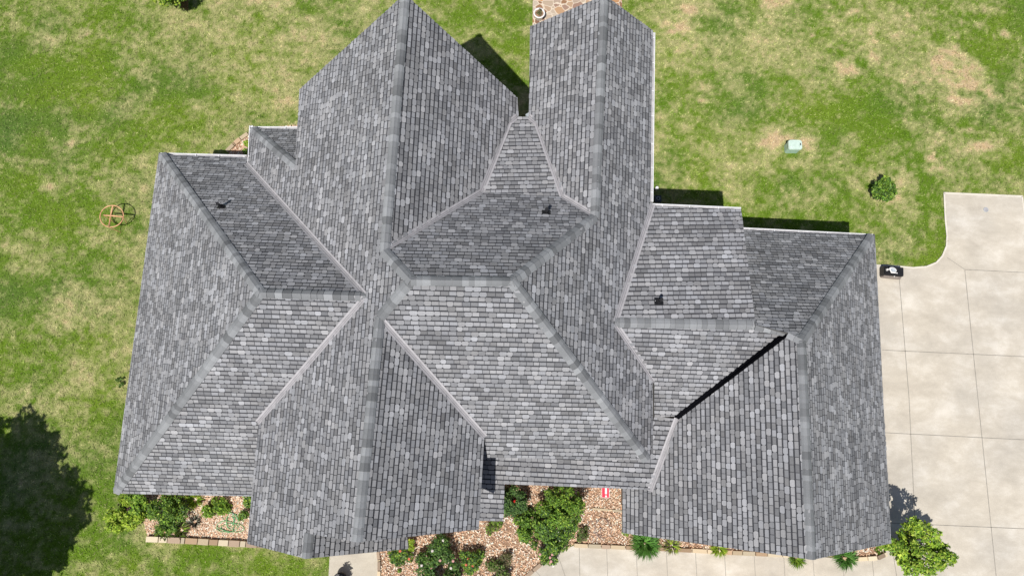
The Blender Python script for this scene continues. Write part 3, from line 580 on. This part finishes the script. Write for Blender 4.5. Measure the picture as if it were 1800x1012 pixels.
slab('driveway', DRIVE, 0.03, M_CONC, dj, 'pale concrete driveway and walk with joints', [(13.864, 6.349, 0.0), (15.028, 6.295, 0.0), (15.521, 6.361, 0.0), (15.895, 6.53, 0.0), (16.15, 6.803, 0.0), (16.33, 7.183, 0.0), (16.383, 7.582, 0.0), (16.372, 8.247, 0.0), (16.409, 9.26, 0.0), (19.387, 9.266, 0.0), (19.395, 8.278, 0.0), (19.444, 5.442, 0.0)])
slab('porch_walk', PADP, 0.04, M_CONC2, [], 'pale concrete walk at the gabled entry')
mb = MB(); mb.prism(PATIO, -0.1, 0.04); tag(mb.build('flagstone_patio', M_FLAG), 'patio of brown and orange flagstones', kind='structure')
for poly, z, lab in ((BEDC, 0.02, 'bed of pinkish wood chips before the entry'), (BEDL, 0.06, 'raised bed of wood chips at the left corner'), (BEDN, 0.03, 'small bed of wood chips behind the house')):
    mb = MB(); mb.prism(poly, -0.1, z); tag(mb.build('mulch_bed', M_SOIL), lab, kind='structure')
def chips(poly, K, z, lab):
    P = np.array(poly); X = RG.uniform(P[:, 0].min(), P[:, 0].max(), K); Y = RG.uniform(P[:, 1].min(), P[:, 1].max(), K)
    k = pin(X, Y, poly)
    for x0, y0, x1, y1 in HOUSEF: k &= ~((X > x0) & (X < x1) & (Y > y0) & (Y < y1))
    X, Y = X[k], Y[k]; n = len(X)
    an = RG.uniform(0, 2*np.pi, n); L = RG.uniform(0.014, 0.04, n); W = RG.uniform(0.008, 0.018, n); tz = RG.uniform(-0.55, 0.55, n); tw = RG.uniform(-.5, .5, n); Z = z+RG.uniform(0.012, 0.05, n)
    dx, dy = np.cos(an), np.sin(an); V = np.zeros((n, 4, 3))
    for i, (a, b) in enumerate(((-1, -1), (1, -1), (1, 1), (-1, 1))):
        V[:, i, 0] = X+dx*L*a-dy*W*b; V[:, i, 1] = Y+dy*L*a+dx*W*b; V[:, i, 2] = Z+L*a*tz+W*b*tw
    base = 1.12*np.array([(0.66, 0.46, 0.32), (0.76, 0.6, 0.47), (0.55, 0.33, 0.21), (0.62, 0.42, 0.27), (0.5, 0.32, 0.22), (0.82, 0.7, 0.57)])[RG.integers(0, 6, n)]
    c = np.clip(base*RG.uniform(0.8, 1.2, n)[:, None], 0, 0.85)
    tag(arr_mesh('wood_chips', V, 4, c, M_CHIP), lab, 'wood chips', kind='stuff')
chips(BEDC, 52000, 0.02, 'pinkish tan wood chips spread over the middle bed')
chips(BEDL, 22000, 0.06, 'tan wood chips in the raised left corner bed')
chips(BEDN, 9000, 0.03, 'tan wood chips in the small bed behind the house')

# stone edging: blocks in a row
def edging(pts, wd, h, bl, label, z0=0.0):
    mb = MB(); pts = [Vector(p[:2]) for p in pts]; o = pts[0]
    for a, b in zip(pts[:-1], pts[1:]):
        L = (b-a).length; d = (b-a)/L; t_ = 0
        while t_ < L-0.03:
            e = min(L-t_, bl*rnd.uniform(0.75, 1.3)); c = a+d*(t_+e/2)
            g = rnd.uniform(0.62, 1.15); base = rnd.choice([(0.62, 0.5, 0.34), (0.68, 0.58, 0.42), (0.48, 0.34, 0.22), (0.4, 0.3, 0.22)])
            mb.box((c.x, c.y, z0+h/2-0.02), (e-0.012, wd*rnd.uniform(0.88, 1.08), h*rnd.uniform(0.92, 1.05)), 0, math.atan2(d.y, d.x)+rnd.uniform(-.02, .02), 0.95, 0.012, tuple(g*v for v in base)); t_ += e
    tag(mb.build('stone_edging', M_CHIP, loc=(o.x, o.y, 0)), label, 'edging')
edging([(2.663, -3.945, 0.0), (3.907, -3.951, 0.0), (5.425, -3.946, 0.0), (8.853, -3.977, 0.0), (10.296, -3.993, 0.0)], 0.14, 0.14, 0.42, 'tan stone edging between wood chips and the long front walk')
edging([(11.818, -4.025, 0.0), (12.327, -4.005, 0.0), (13.034, -3.941, 0.0), (13.356, -3.799, 0.0)], 0.14, 0.16, 0.35, 'short reddish stone edging curving round the driveway corner bed')
edging([(0.268, -5.907, 0.0), (1.092, -5.012, 0.0), (1.936, -4.287, 0.0), (2.509, -3.988, 0.0)], 0.13, 0.12, 0.35, 'tan stone edging running diagonally along the walk')
edging([(-3.949, -4.409, 0.0), (-3.886, -4.717, 0.0), (-3.848, -5.205, 0.0), (-3.685, -6.059, 0.0)], 0.1, 0.14, 0.28, 'tan stone edging between entry walk and rose bed')
edging([(-11.712, -4.296, 0.0), (-10.406, -4.299, 0.0), (-8.366, -4.328, 0.0), (-7.71, -4.339, 0.0)], 0.2, 0.26, 0.36, 'tan stone block wall of the raised corner bed on the lawn')
edging([(-10.751, 9.58, 0.0), (-10.49, 9.912, 0.0), (-10.298, 10.105, 0.0), (-10.025, 10.349, 0.0)], 0.16, 0.14, 0.28, 'tan stone edging of the small bed beside the back gutter corner')
edging([(3.261, -2.73, 0.0), (3.948, -2.758, 0.0), (4.538, -2.791, 0.0)], 0.07, 0.1, 0.5, 'low brown edging strip beside the garage wall in the chips')

# ------------------------------------------------------------------ plants
def leaves(name, parent, clumps, n, size, cols, seed, flat=0.5, mat=None, shell=0.35):
    g = np.random.default_rng(seed); C = np.array([c[:3] for c in clumps]); Rr = np.array([c[3] for c in clumps]); w_ = Rr**2/np.sum(Rr**2)
    k = g.choice(len(C), n, p=w_); d = g.normal(size=(n, 3)); d /= np.linalg.norm(d, axis=1)[:, None]; d[:, 2] = np.where(d[:, 2] < -0.3, -d[:, 2], d[:, 2])
    rr = g.uniform(shell, 1.0, n)**0.6; lump = 1+0.25*np.sin(d[:, 0]*5+k)*np.cos(d[:, 1]*6+k*2)
    P = C[k]+d*(Rr[k]*rr*lump)[:, None]; P[:, 2] = np.maximum(P[:, 2], 0.05)
    nv = d*0.6+g.normal(size=(n, 3))*0.55; nv[:, 2] = np.abs(nv[:, 2])+flat; nv /= np.linalg.norm(nv, axis=1)[:, None]
    t1 = np.cross(nv, g.normal(size=(n, 3))); t1 /= np.linalg.norm(t1, axis=1)[:, None]; t2 = np.cross(nv, t1)
    L = size*g.uniform(0.6, 1.35, n)[:, None]; W = L*0.5
    V = np.stack([P-t1*L, P-t2*W-nv*L*.1, P+t1*L, P+t2*W-nv*L*.1], 1)
    cl = np.array(cols)[g.integers(0, len(cols), n)]*g.uniform(0.65, 1.35, n)[:, None]*(0.8+0.35*g.random(len(C)))[k][:, None]
    base = parent.location
    return arr_mesh(name, V, 4, np.clip(cl, 0.004, 0.8), mat or M_LEAF, parent, tuple(base))
def plant(name, label, cat, base, clumps, n, size, cols, seed, part='foliage', trunk='stem', flowers=None, group=None, tr=0.02, flat=0.5, shell=0.35):
    bx, by = base[0], base[1]; root = empty(name, (bx, by, 0), label, cat, group)
    cl = [(bx+c[0], by+c[1], c[2], c[3]) for c in clumps]
    leaves(part, root, cl, n, size, cols, seed, flat, None, shell)
    mb = MB(); top = max(c[2] for c in clumps)
    if tr > 0.05: mb.tube([(bx, by, -0.05), (bx+.03, by, top*0.3), (bx, by+.04, top*0.6), (bx+.02, by, top*0.9)], tr, 10, r1=tr*0.3)
    for c in cl:
        st = (bx, by, top*0.25 if tr > 0.05 else 0.0)
        mb.tube([st, ((st[0]+c[0])/2+.03, (st[1]+c[1])/2, (st[2]+c[2])/2+.05), (c[0], c[1], c[2])], tr*0.5, 6, r1=tr*0.15)
        for q_ in range(3):
            a = rnd.uniform(0, 6.28); mb.tube([(c[0], c[1], c[2]), (c[0]+math.cos(a)*c[3]*.7, c[1]+math.sin(a)*c[3]*.7, c[2]+c[3]*.3)], tr*0.22, 4, r1=tr*.1)
    mb.build(trunk, M_BARK, root)
    if flowers:
        col, m = flowers; g = random.Random(seed)
        for i in range(m):
            c = g.choice(cl); a = g.uniform(0, 6.28); rr = c[3]*g.uniform(.2, .95); fx, fy, fz = c[0]+math.cos(a)*rr, c[1]+math.sin(a)*rr, c[2]+math.sqrt(max(0, c[3]**2-rr**2))*0.95+0.03
            fb = MB()
            for lay in range(2):
                for q_ in range(6):
                    b = q_*math.pi/3+lay*.5; r1 = 0.038-lay*.014
                    fb.add([(fx, fy, fz+lay*.01), (fx+math.cos(b-.4)*r1, fy+math.sin(b-.4)*r1, fz+.012+lay*.014), (fx+math.cos(b)*r1*1.25, fy+math.sin(b)*r1*1.25, fz+.006+lay*.012), (fx+math.cos(b+.4)*r1, fy+math.sin(b+.4)*r1, fz+.012+lay*.014)], [[0, 1, 2, 3]])
            fb.build('flower', FLOWERM[g.choice(col)], root)
    return root
FLOWERM = {'red': plain('red_petals', (0.6, 0.02, 0.02), 0.6), 'pink': plain('pink_petals', (0.75, 0.42, 0.4), 0.6), 'salmon': plain('salmon_petals', (0.75, 0.2, 0.13), 0.6), 'white': plain('white_petals', (0.8, 0.74, 0.7), 0.6)}
DG = [(0.06, 0.13, 0.02), (0.11, 0.21, 0.03), (0.045, 0.1, 0.02), (0.15, 0.26, 0.05)]
MG = [(0.15, 0.29, 0.03), (0.22, 0.38, 0.04), (0.1, 0.2, 0.025), (0.32, 0.45, 0.06)]
YG = [(0.28, 0.42, 0.03), (0.38, 0.52, 0.05), (0.2, 0.34, 0.03), (0.45, 0.55, 0.08)]
RD = [(0.06, 0.13, 0.035), (0.09, 0.18, 0.04), (0.15, 0.25, 0.07), (0.045, 0.085, 0.03)]
DRY = [(0.16, 0.17, 0.07), (0.2, 0.18, 0.09), (0.1, 0.12, 0.04), (0.22, 0.17, 0.1)]
rs = lambda n, R0, z0, z1, r0, r1, sd: [(R0*math.sqrt(g_.random())*math.cos(a), R0*math.sqrt(g_.random())*math.sin(a), g_.uniform(z0, z1), g_.uniform(r0, r1)) for g_ in [random.Random(sd)] for a in [g_.uniform(0, 6.28) for _ in range(n)]]
plant('round_shrub', 'round glossy green shrub alone on the lawn near the driveway', 'shrub', (13.95, 9.142, 0.0), rs(34, 0.4, 0.25, 0.5, 0.12, 0.2, 1), 3600, 0.05, MG+DG, 1, tr=0.03)
plant('corner_tree', 'bushy bright green young tree at the garage corner beside the driveway', 'tree', (13.621, -3.343, 0.0), [(x+.0, y-.05, z, r) for x, y, z, r in rs(64, 0.9, 0.9, 1.9, 0.13, 0.22, 2)], 5600, 0.055, YG+MG, 2, 'crown', 'trunk', tr=0.06)
plant('yellow_green_shrub', 'bright yellow-green shrub at the outer end of the raised corner bed', 'shrub', (-12.36, -3.548, 0.0), rs(16, 0.55, 0.25, 0.6, 0.12, 0.24, 3), 2000, 0.06, YG, 3)
plant('leafy_shrub', 'mid green leafy shrub under the left eave at the house corner', 'shrub', (-12.038, -3.106, 0.0), rs(8, 0.28, 0.3, 0.7, 0.12, 0.22, 4), 1100, 0.05, MG, 4)
plant('dense_shrub', 'dense dark green shrub in the middle of the raised corner bed', 'shrub', (-11.024, -3.289, 0.0), rs(22, 0.62, 0.25, 0.75, 0.14, 0.26, 5), 3900, 0.04, DG+MG, 5)
plant('purple_leaf_shrub', 'small dark purple-leaved shrub beside the yellow-green shrub', 'shrub', (-12.319, -3.304, 0.0), rs(5, 0.13, 0.2, 0.4, 0.08, 0.14, 6), 420, 0.035, [(0.09, 0.045, 0.05), (0.12, 0.07, 0.06), (0.06, 0.035, 0.04)], 6)
plant('low_shrub', 'low green shrub on wood chips beside the green hose', 'shrub', (-9.473, -3.301, 0.0), rs(12, 0.4, 0.12, 0.35, 0.12, 0.22, 7), 1700, 0.04, MG, 7)
plant('eave_shrub', 'green shrub half hidden under the entry gable eave', 'shrub', (-8.386, -3.145, 0.0), rs(9, 0.4, 0.15, 0.45, 0.14, 0.2, 8), 1200, 0.045, MG+DG, 8)
# middle bed
plant('rose_bush', 'dark green rose bush with red flowers beside the porch roof corner', 'rose bush', (0.568, -2.594, 0.0), rs(18, 0.42, 0.3, 0.9, 0.14, 0.26, 9), 3300, 0.042, RD, 9, flowers=(['red'], 5))
plant('tall_shrub', 'large bright green feathery shrub against the porch eave', 'shrub', (2.077, -2.533, 0.0), rs(30, 0.66, 0.4, 1.1, 0.14, 0.27, 10), 5200, 0.038, MG+MG+DG, 10)
plant('spreading_shrub', 'mid green shrub below the feathery shrub in the middle bed', 'shrub', (2.062, -3.321, 0.0), rs(26, 0.72, 0.3, 0.75, 0.16, 0.24, 12), 4600, 0.04, MG+DG+RD, 12)
plant('rose_bush', 'rose bush with pale pink flowers nearest the walk bend', 'rose bush', (1.825, -3.849, 0.0), rs(22, 0.62, 0.25, 0.6, 0.15, 0.21, 13), 3300, 0.04, MG+RD, 13, flowers=(['pink', 'white', 'pink'], 20))
plant('leafy_shrub', 'green shrub filling the left of the middle bed under the red rose', 'shrub', (1.029, -3.362, 0.0), rs(18, 0.52, 0.25, 0.6, 0.15, 0.22, 14), 2600, 0.042, DG+MG, 14)
plant('low_shrub', 'low green shrub by the short porch roof edge', 'shrub', (-0.2, -3.337, 0.0), rs(9, 0.3, 0.1, 0.22, 0.08, 0.15, 15), 800, 0.035, DRY+MG, 15)
plant('dry_shrub', 'sparse brownish shrub standing alone on the wood chips', 'shrub', (0.51, -4.453, 0.0), rs(8, 0.28, 0.12, 0.3, 0.1, 0.17, 16), 420, 0.03, DRY, 16, shell=0.1)
plant('small_shrub', 'small green shrub on chips left of the brown hose coil', 'shrub', (2.926, -3.528, 0.0), rs(8, 0.22, 0.1, 0.3, 0.08, 0.14, 17), 600, 0.032, DRY+DG, 17)
plant('rose_bush', 'large dark rose bush with pink and white flowers in the front bed', 'rose bush', (-1.814, -4.635, 0.0), rs(26, 0.72, 0.3, 0.7, 0.18, 0.3, 18), 6200, 0.042, RD+DG, 18, flowers=(['pink', 'white', 'pink'], 14))
plant('rose_bush', 'small rose bush with salmon flowers close to the entry walk', 'rose bush', (-3.152, -4.506, 0.0), rs(12, 0.32, 0.2, 0.55, 0.12, 0.2, 19), 1500, 0.04, RD+MG, 19, flowers=(['salmon'], 5))
plant('rose_bush', 'rose bush with orange-red flowers right of the large front rose', 'rose bush', (-0.798, -4.541, 0.0), rs(13, 0.36, 0.2, 0.5, 0.12, 0.2, 20), 1800, 0.04, RD+MG, 20, flowers=(['salmon'], 4))
plant('bright_shrub', 'small bright yellow-green shrub touching the entry gable eave', 'shrub', (-2.87, -4.128, 0.0), rs(6, 0.16, 0.2, 0.4, 0.08, 0.14, 21), 500, 0.04, YG, 21)
plant('low_shrub', 'low dark green shrub at the bottom of the front bed', 'shrub', (0.031, -4.945, 0.0), rs(12, 0.4, 0.15, 0.4, 0.12, 0.2, 22), 1600, 0.04, DG+DRY, 22)
plant('tiny_shrub', 'tiny round green shrub on chips beside the entry walk', 'shrub', (-3.194, -4.98, 0.0), rs(4, 0.05, 0.05, 0.1, 0.05, 0.08, 23), 200, 0.022, DG+MG, 23)
plant('small_shrub', 'small green shrub under the garage eave by the brown hose', 'shrub', (4.348, -3.378, 0.0), rs(5, 0.14, 0.1, 0.3, 0.07, 0.12, 24), 350, 0.03, MG, 24)
plant('creeping_plant', 'small dark leafy weed at the left eave on the lawn', 'plant', (-13.411, 0.85, 0.0), rs(4, 0.16, 0.05, 0.12, 0.05, 0.09, 25), 120, 0.035, DG, 25)
plant('bed_plant', 'small pale green plant beside the back gutter corner', 'plant', (-10.042, 9.751, 0.0), rs(5, 0.18, 0.08, 0.2, 0.08, 0.12, 26), 260, 0.04, YG+MG, 26)
plant('small_tree', 'small bright green tree at the top left edge of the lawn', 'tree', (-13.023, 15.406, 0.0), [(x-.3, y+.35, z, r) for x, y, z, r in rs(22, 0.75, 0.9, 1.6, 0.2, 0.34, 27)], 3600, 0.06, YG+MG, 27, 'crown', 'trunk', tr=0.05)
# tufts of blades
def tuft(name, label, base, rad, n, col, h, seed, cat='plant'):
    bx, by = base[:2]; root = empty(name, (bx, by, 0), label, cat); g = np.random.default_rng(seed)
    an = g.uniform(0, 2*np.pi, n); L = rad*g.uniform(.45, 1.1, n); dx, dy = np.cos(an), np.sin(an); W = g.uniform(0.008, 0.016, n); s = rad*0.25*np.sqrt(g.random(n)); X = bx+dx*s; Y = by+dy*s
    hh = h*g.uniform(.5, 1, n); V = np.zeros((n, 5, 3))
    for i, (f, ww, hz) in enumerate(((0, -1, 0.02), (.5, -1, 1), (1, 0, .6), (.5, 1, 1), (0, 1, 0.02))):
        V[:, i, 0] = X+dx*L*f-dy*W*ww; V[:, i, 1] = Y+dy*L*f+dx*W*ww; V[:, i, 2] = hh*hz+.02
    c = np.array(col)[g.integers(0, len(col), n)]*g.uniform(.7, 1.3, n)[:, None]
    arr_mesh('foliage', V, 5, c, M_LEAF, root, (bx, by, 0))
    mb = MB(); mb.tube([(bx, by, -.02), (bx, by, .09)], rad*.12, 8, r1=rad*.05); mb.build('crown_base', M_BARK, root)
GB = [(0.1, 0.26, 0.04), (0.14, 0.32, 0.06), (0.07, 0.18, 0.03)]
tuft('ornamental_grass', 'bright green grassy clump below the left end of the garage eave', (5.093, -3.775, 0.0), 0.5, 520, GB, 0.35, 31)
tuft('ornamental_grass', 'green grassy clump below the right end of the garage eave', (11.9, -3.948, 0.0), 0.42, 380, GB, 0.3, 32)
tuft('ornamental_grass', 'thin green clump just left of the garage ridge end', (10.255, -4.069, 0.0), 0.32, 200, MG, 0.25, 33)
tuft('ornamental_grass', 'short green clump in the narrow front strip under the garage eave', (7.608, -3.841, 0.0), 0.3, 200, YG, 0.2, 34)
tuft('ornamental_grass', 'pale green clump right of the first grassy clump', (6.009, -3.831, 0.0), 0.3, 160, YG+DRY, 0.2, 35)
tuft('daylily', 'arching green daylily leaning over the left end of the stone block wall', (-11.172, -4.036, 0.0), 0.35, 150, MG+DRY, 0.3, 36)
tuft('daylily', 'arching green daylily over the middle of the stone block wall', (-10.603, -3.976, 0.0), 0.3, 130, MG+DRY, 0.3, 37)
tuft('yucca', 'spiky dark yucca with pale leaves on the raised bed chips', (-10.196, -3.701, 0.0), 0.26, 70, [(0.05, 0.04, 0.04), (0.1, 0.1, 0.06), (0.5, 0.5, 0.4)], 0.25, 38)
tuft('strap_plant', 'strap leaved green plant under the left eave gutterless edge', (-10.288, -2.998, 0.0), 0.34, 90, YG+MG, 0.35, 39)
tuft('small_weed', 'small green plant in the chips at the driveway corner bed', (13.109, -3.679, -0.0), 0.16, 60, MG, 0.12, 40)
# shade tree off to the left
tp = (-18.562, -6.384, 0.0); tr_ = random.Random(5)
plant('shade_tree', 'large leafy tree whose shadow darkens the lower left lawn', 'tree', tp, [(2.7*q_*math.cos(a), 2.7*q_*math.sin(a), tr_.uniform(3.6, 6.4), tr_.uniform(.55, .95)) for a, q_ in [(tr_.uniform(0, 6.28), math.sqrt(tr_.random())) for _ in range(110)]], 42000, 0.13, DG+MG, 50, 'crown', 'trunk', tr=0.22)

# ------------------------------------------------------------------ objects
# utility box
b = (10.632, 10.765, 0.0); root = empty('utility_box', (b[0], b[1], 0), 'pale green utility box standing on a bare patch of the lawn', 'utility box')
mb = MB(); mb.box((b[0], b[1], 0.19), (0.50, 0.36, 0.38), 0, 0.03, 0.96, 0.07); mb.build('body', M_GREENBOX, root)
mb = MB(); mb.box((b[0], b[1], 0.405), (0.53, 0.39, 0.05), 0, 0.03, 0.94, 0.08); mb.box((b[0]-.02, b[1], 0.436), (0.36, 0.24, 0.014), 0, 0.03, 0.9, 0.04); lid = mb.build('lid', M_GREENBOX2, root)
mb = MB(); mb.box((b[0]+.19, b[1]+.02, 0.436), (0.035, 0.09, 0.016), 0, 0, 1, .01); mb.build('latch', M_DGREY, lid)
# ring ornament
c = Vector((-14.375, 6.742, 0.53)); root = empty('garden_ring', (c.x, c.y, 0), 'orange copper garden ring with crossed bars standing on the left lawn', 'garden ornament')
mb = MB(); mb.tube([(c.x+.42*math.cos(t), c.y+.40*math.sin(t), .53+.02*math.sin(t)) for t in [i*2*math.pi/48 for i in range(48)]], 0.019, 8, closed=True); mb.build('ring', M_COPPER, root, True)
for (a, b_) in (((-.02, .41, .53), (-.04, -.41, .53)), ((-.3, .03, .5), (.42, -.01, .54))):
    mb = MB(); mb.tube([(c.x+a[0], c.y+a[1], a[2]), ((2*c.x+a[0]+b_[0])/2, (2*c.y+a[1]+b_[1])/2, .55), (c.x+b_[0], c.y+b_[1], b_[2])], 0.027, 8); mb.build('cross_bar', M_COPPER, root, True)
for a, f in (((-.02, .41), (.05, .33)), ((-.04, -.41), (.12, -.5)), ((.42, -.01), (.3, -.1)), ((-.3, .03), (-.2, -.1))):
    mb = MB(); mb.tube([(c.x+a[0], c.y+a[1], .53), (c.x+f[0]*.9, c.y+f[1]*.9, 0.0)], 0.013, 6); mb.build('leg', M_COPPER, root)
# black box with dish
b = Vector((14.112, 5.907, 0.0)); root = empty('dish_stand', (b.x, b.y, 0), 'low black box with a white curved arm and grey dish at the driveway corner', 'dish stand')
rz = 0.045-0.1
mb = MB(); mb.box((b.x, b.y+.16, 0.16), (0.74, 0.34, 0.32), 0, rz, 0.97, 0.03); mb.box((b.x-.06, b.y+.16, 0.34), (0.56, 0.28, 0.05), 0, rz, 0.95, 0.03); mb.build('box_body', M_BLACK, root)
mb = MB(); mb.box((b.x-.0, b.y-.04, 0.14), (0.72, 0.07, 0.14), 0, rz, 0.9, 0.02); mb.build('front_ledge', M_TAUPE, root)
d0 = Vector((13.979, 6.069, 0.5))
mb = MB(); mb.tube([(b.x+.06, b.y-.02, .22), (b.x+.09, b.y+.08, .38), (d0.x-.04, d0.y-.1, .46), (d0.x-.1, d0.y+.02, .49), (d0.x-.06, d0.y+.06, .5)], 0.018, 8); mb.build('arm', M_WPAINT, root, True)
mb = MB()
n = 24; ring0 = [(d0.x+.125*math.cos(t)-.0, d0.y+.075*math.sin(t)-.03*math.cos(t), .5+.02*math.sin(t)) for t in [i*2*math.pi/n for i in range(n)]]; cc_ = (d0.x, d0.y, .46)
mb.add(ring0+[cc_], [[i, (i+1) % n, n] for i in range(n)], 0); mb.tube(ring0, 0.011, 6, 1, closed=True); mb.build('dish', [M_LGREY, M_WPAINT], root)
k0 = Vector((13.84, 6.094, 0.36)); mb = MB(); mb.box((k0.x, k0.y, .4), (0.075, 0.085, 0.07), 0, .2, .7, .02); mb.build('receiver', M_WPAINT, root)
# open drain pipe in the shade
b = (5.522, 8.503, 0.1); root = empty('drain_pipe', (b[0], b[1], 0), 'small grey open drain pipe in the deep shade of the inner roof corner', 'drain pipe')
mb = MB(); mb.box((b[0], b[1], 0.04), (0.26, 0.26, 0.08), 0, 0.045, 1, .03); mb.build('base', M_DGREY, root)
mb = MB(); mb.tube([(b[0]+.06*math.cos(t), b[1]+.06*math.sin(t), .12) for t in [i*2*math.pi/20 for i in range(20)]], 0.016, 6, closed=True); mb.build('pipe_rim', M_LGREY, root)
b = (17.942, 8.679, 0.0); root = empty('drain_cover', (b[0], b[1], 0), 'small round metal drain cover set in the upper driveway bay', 'drain cover')
mb = MB(); mb.tube([(b[0], b[1], .02), (b[0], b[1], .037)], 0.075, 20); mb.build('plate', M_TROUGH, root)
mb = MB(); mb.tube([(b[0]+.085*math.cos(t), b[1]+.085*math.sin(t), .034) for t in [i*2*math.pi/24 for i in range(24)]], 0.01, 6, closed=True); mb.build('rim', M_LGREY, root)
# white pipe cap
b = (5.445, 8.872, 0.25); root = empty('cleanout_pipe', (b[0], b[1], 0), 'short white capped pipe beside the long back gutter at the shade edge', 'pipe')
mb = MB(); mb.tube([(b[0], b[1], -.02), (b[0], b[1], .22)], 0.05, 14); mb.build('pipe', M_WPAINT, root, False)
mb = MB(); mb.tube([(b[0], b[1], .22), (b[0], b[1], .26), (b[0], b[1], .275)], 0.068, 16, r1=0.05); mb.build('cap', M_WPAINT, root)
# white round planter on patio
b = (0.792, 15.762, 0.0); root = empty('round_planter', (b[0], b[1], 0), 'white round planter with a dry plant on the flagstone patio', 'planter')
mb = MB(); n = 28; prof = [(0.13, 0.04), (0.15, 0.08), (0.19, 0.3), (0.225, 0.36), (0.225, 0.39), (0.175, 0.39), (0.17, 0.33)]
vs = [(b[0]+r_*math.cos(2*math.pi*i/n), b[1]+r_*math.sin(2*math.pi*i/n), z) for r_, z in prof for i in range(n)]
mb.add(vs, [[k*n+i, k*n+(i+1) % n, (k+1)*n+(i+1) % n, (k+1)*n+i] for k in range(len(prof)-1) for i in range(n)]); mb.build('pot', M_WPAINT, root, True)
mb = MB(); mb.tube([(b[0], b[1], .30), (b[0], b[1], .34)], 0.17, 24); mb.build('potting_soil', M_SOIL, root)
leaves('dry_plant', root, [(b[0], b[1], .4, .1), (b[0]+.02, b[1]+.08, .45, .07)], 140, 0.035, DRY, 60)
# black pot with a leafy plant (only its rim and shadow reach the picture)
b = (-5.103, -5.29, 0.0); root = empty('potted_plant', (b[0], b[1], 0), 'round black pot with a leafy plant on the entry walk', 'potted plant')
mb = MB(); vs = [(b[0]+r_*math.cos(2*math.pi*i/n), b[1]+r_*math.sin(2*math.pi*i/n), z) for r_, z in [(0.16, 0.04), (0.2, 0.2), (0.22, 0.34), (0.22, 0.36), (0.19, 0.36), (0.0, 0.33)] for i in range(n)]
mb.add(vs, [[k*n+i, k*n+(i+1) % n, (k+1)*n+(i+1) % n, (k+1)*n+i] for k in range(5) for i in range(n)]); mb.build('pot', M_BLACK, root, True)
leaves('foliage', root, [(b[0]-.06, b[1]-.08, 1.05, .13), (b[0]+.04, b[1]-.14, 1.0, .09), (b[0]-.14, b[1]-.12, 1.0, .09), (b[0]+.1, b[1]-.2, .75, .09)], 90, 0.05, MG, 61)
mb = MB(); mb.tube([(b[0], b[1], .33), (b[0], b[1]-.1, .7), (b[0], b[1]-.13, .9)], 0.012, 6); mb.build('stem', M_BARK, root)
# hoses
def hose(name, label, loops, mat, r, part):
    c0 = loops[0][0]; root = empty(name, (c0[0], c0[1], 0), label, 'hose'); mb = MB(); pts = []
    z = 0.09 if 'green' in label else 0.06
    for c, rx, ry, ph, turns in loops:
        m = int(26*turns)
        for i in range(m):
            t = ph+2*math.pi*i/26; wob = 1+0.06*math.sin(3*t+ph)
            pts.append((c[0]+rx*wob*math.cos(t), c[1]+ry*wob*math.sin(t), z+0.02*len(pts)/60+0.01*math.sin(t*2)))
    sm = []
    for i in range(len(pts)): sm.append(tuple(sum(pts[min(max(i+j, 0), len(pts)-1)][k] for j in (-1, 0, 1))/3 for k in range(3)))
    mb.tube(sm, r, 7); mb.build(part, mat, root, True)
    e = sm[-1]; mb = MB(); mb.tube([e, (e[0]+.05, e[1]-.02, e[2])], r*1.5, 8); mb.build('coupling', M_LGREY, root)
hose('garden_hose', 'light green garden hose coiled on the raised bed chips', [((-9.015, -3.728, 0.0), .33, .26, 0, 1.2), ((-8.951, -3.614, 0.0), .2, .27, 1, 1.4), ((-9.102, -3.806, 0.0), .36, .18, 2, 1.3), ((-8.886, -3.834, 0.0), .4, .14, 4, 1.2), ((-8.994, -3.579, 0.0), .13, .24, 1, 1.1)], M_HOSE, 0.011, 'tubing')
hose('drip_hose', 'thin brown hose coiled on wood chips near the garage wall', [((3.624, -3.314, 0.0), .24, .3, 2, 1.3), ((3.664, -3.368, 0.0), .3, .32, 3, 1.0), ((3.351, -3.325, 0.0), .25, .2, 1, 0.8), ((3.472, -3.562, 0.0), .12, .25, 4, .6)], M_HOSE2, 0.008, 'tubing')
# red and white panel lying on chips
b = (3.713, -2.145, 0.0); root = empty('yard_sign', (b[0], b[1], 0), 'small red and white sign lying on wood chips at the porch eave', 'sign')
mb = MB(); mb.box((b[0], b[1]+.0, 0.10), (0.27, 0.40, 0.012), 0, .02); mb.build('panel', M_RED, root)
mb = MB(); mb.box((b[0]+.015, b[1]+.05, 0.108), (0.07, 0.26, 0.008), 0, .02); mb.box((b[0]+.02, b[1]-.15, 0.108), (0.06, 0.06, 0.008), 0, .02)
mb.box((b[0]-.128, b[1], .108), (.012, .4, .008), 0, .02); mb.box((b[0]+.128, b[1], .108), (.012, .4, .008), 0, .02); mb.box((b[0], b[1]-.2, .108), (.25, .012, .008), 0, .02); mb.build('white_marks', M_WPAINT, root)
# dark slatted garden chair at the very top edge
b = (10.046, 17.436, 0.0); root = empty('garden_chair', (b[0], b[1], 0), 'black slatted garden chair at the top edge of the lawn', 'garden chair')
mb = MB(); mb.box((b[0], b[1], .42), (.42, .4, .03), 0, .05); mb.build('seat', M_BLACK, root)
mb = MB()
for i in range(4): mb.box((b[0]-.18+i*.12, b[1]+.2, .68), (.03, .02, .5))
mb.box((b[0], b[1]+.2, .93), (.44, .025, .04)); mb.build('backrest', M_BLACK, root)
for sx_ in (-.19, .19):
    for sy_ in (-.18, .18):
        mb = MB(); mb.tube([(b[0]+sx_, b[1]+sy_, .42), (b[0]+sx_*1.15, b[1]+sy_*1.25, 0)], .014, 6); mb.build('leg', M_BLACK, root)
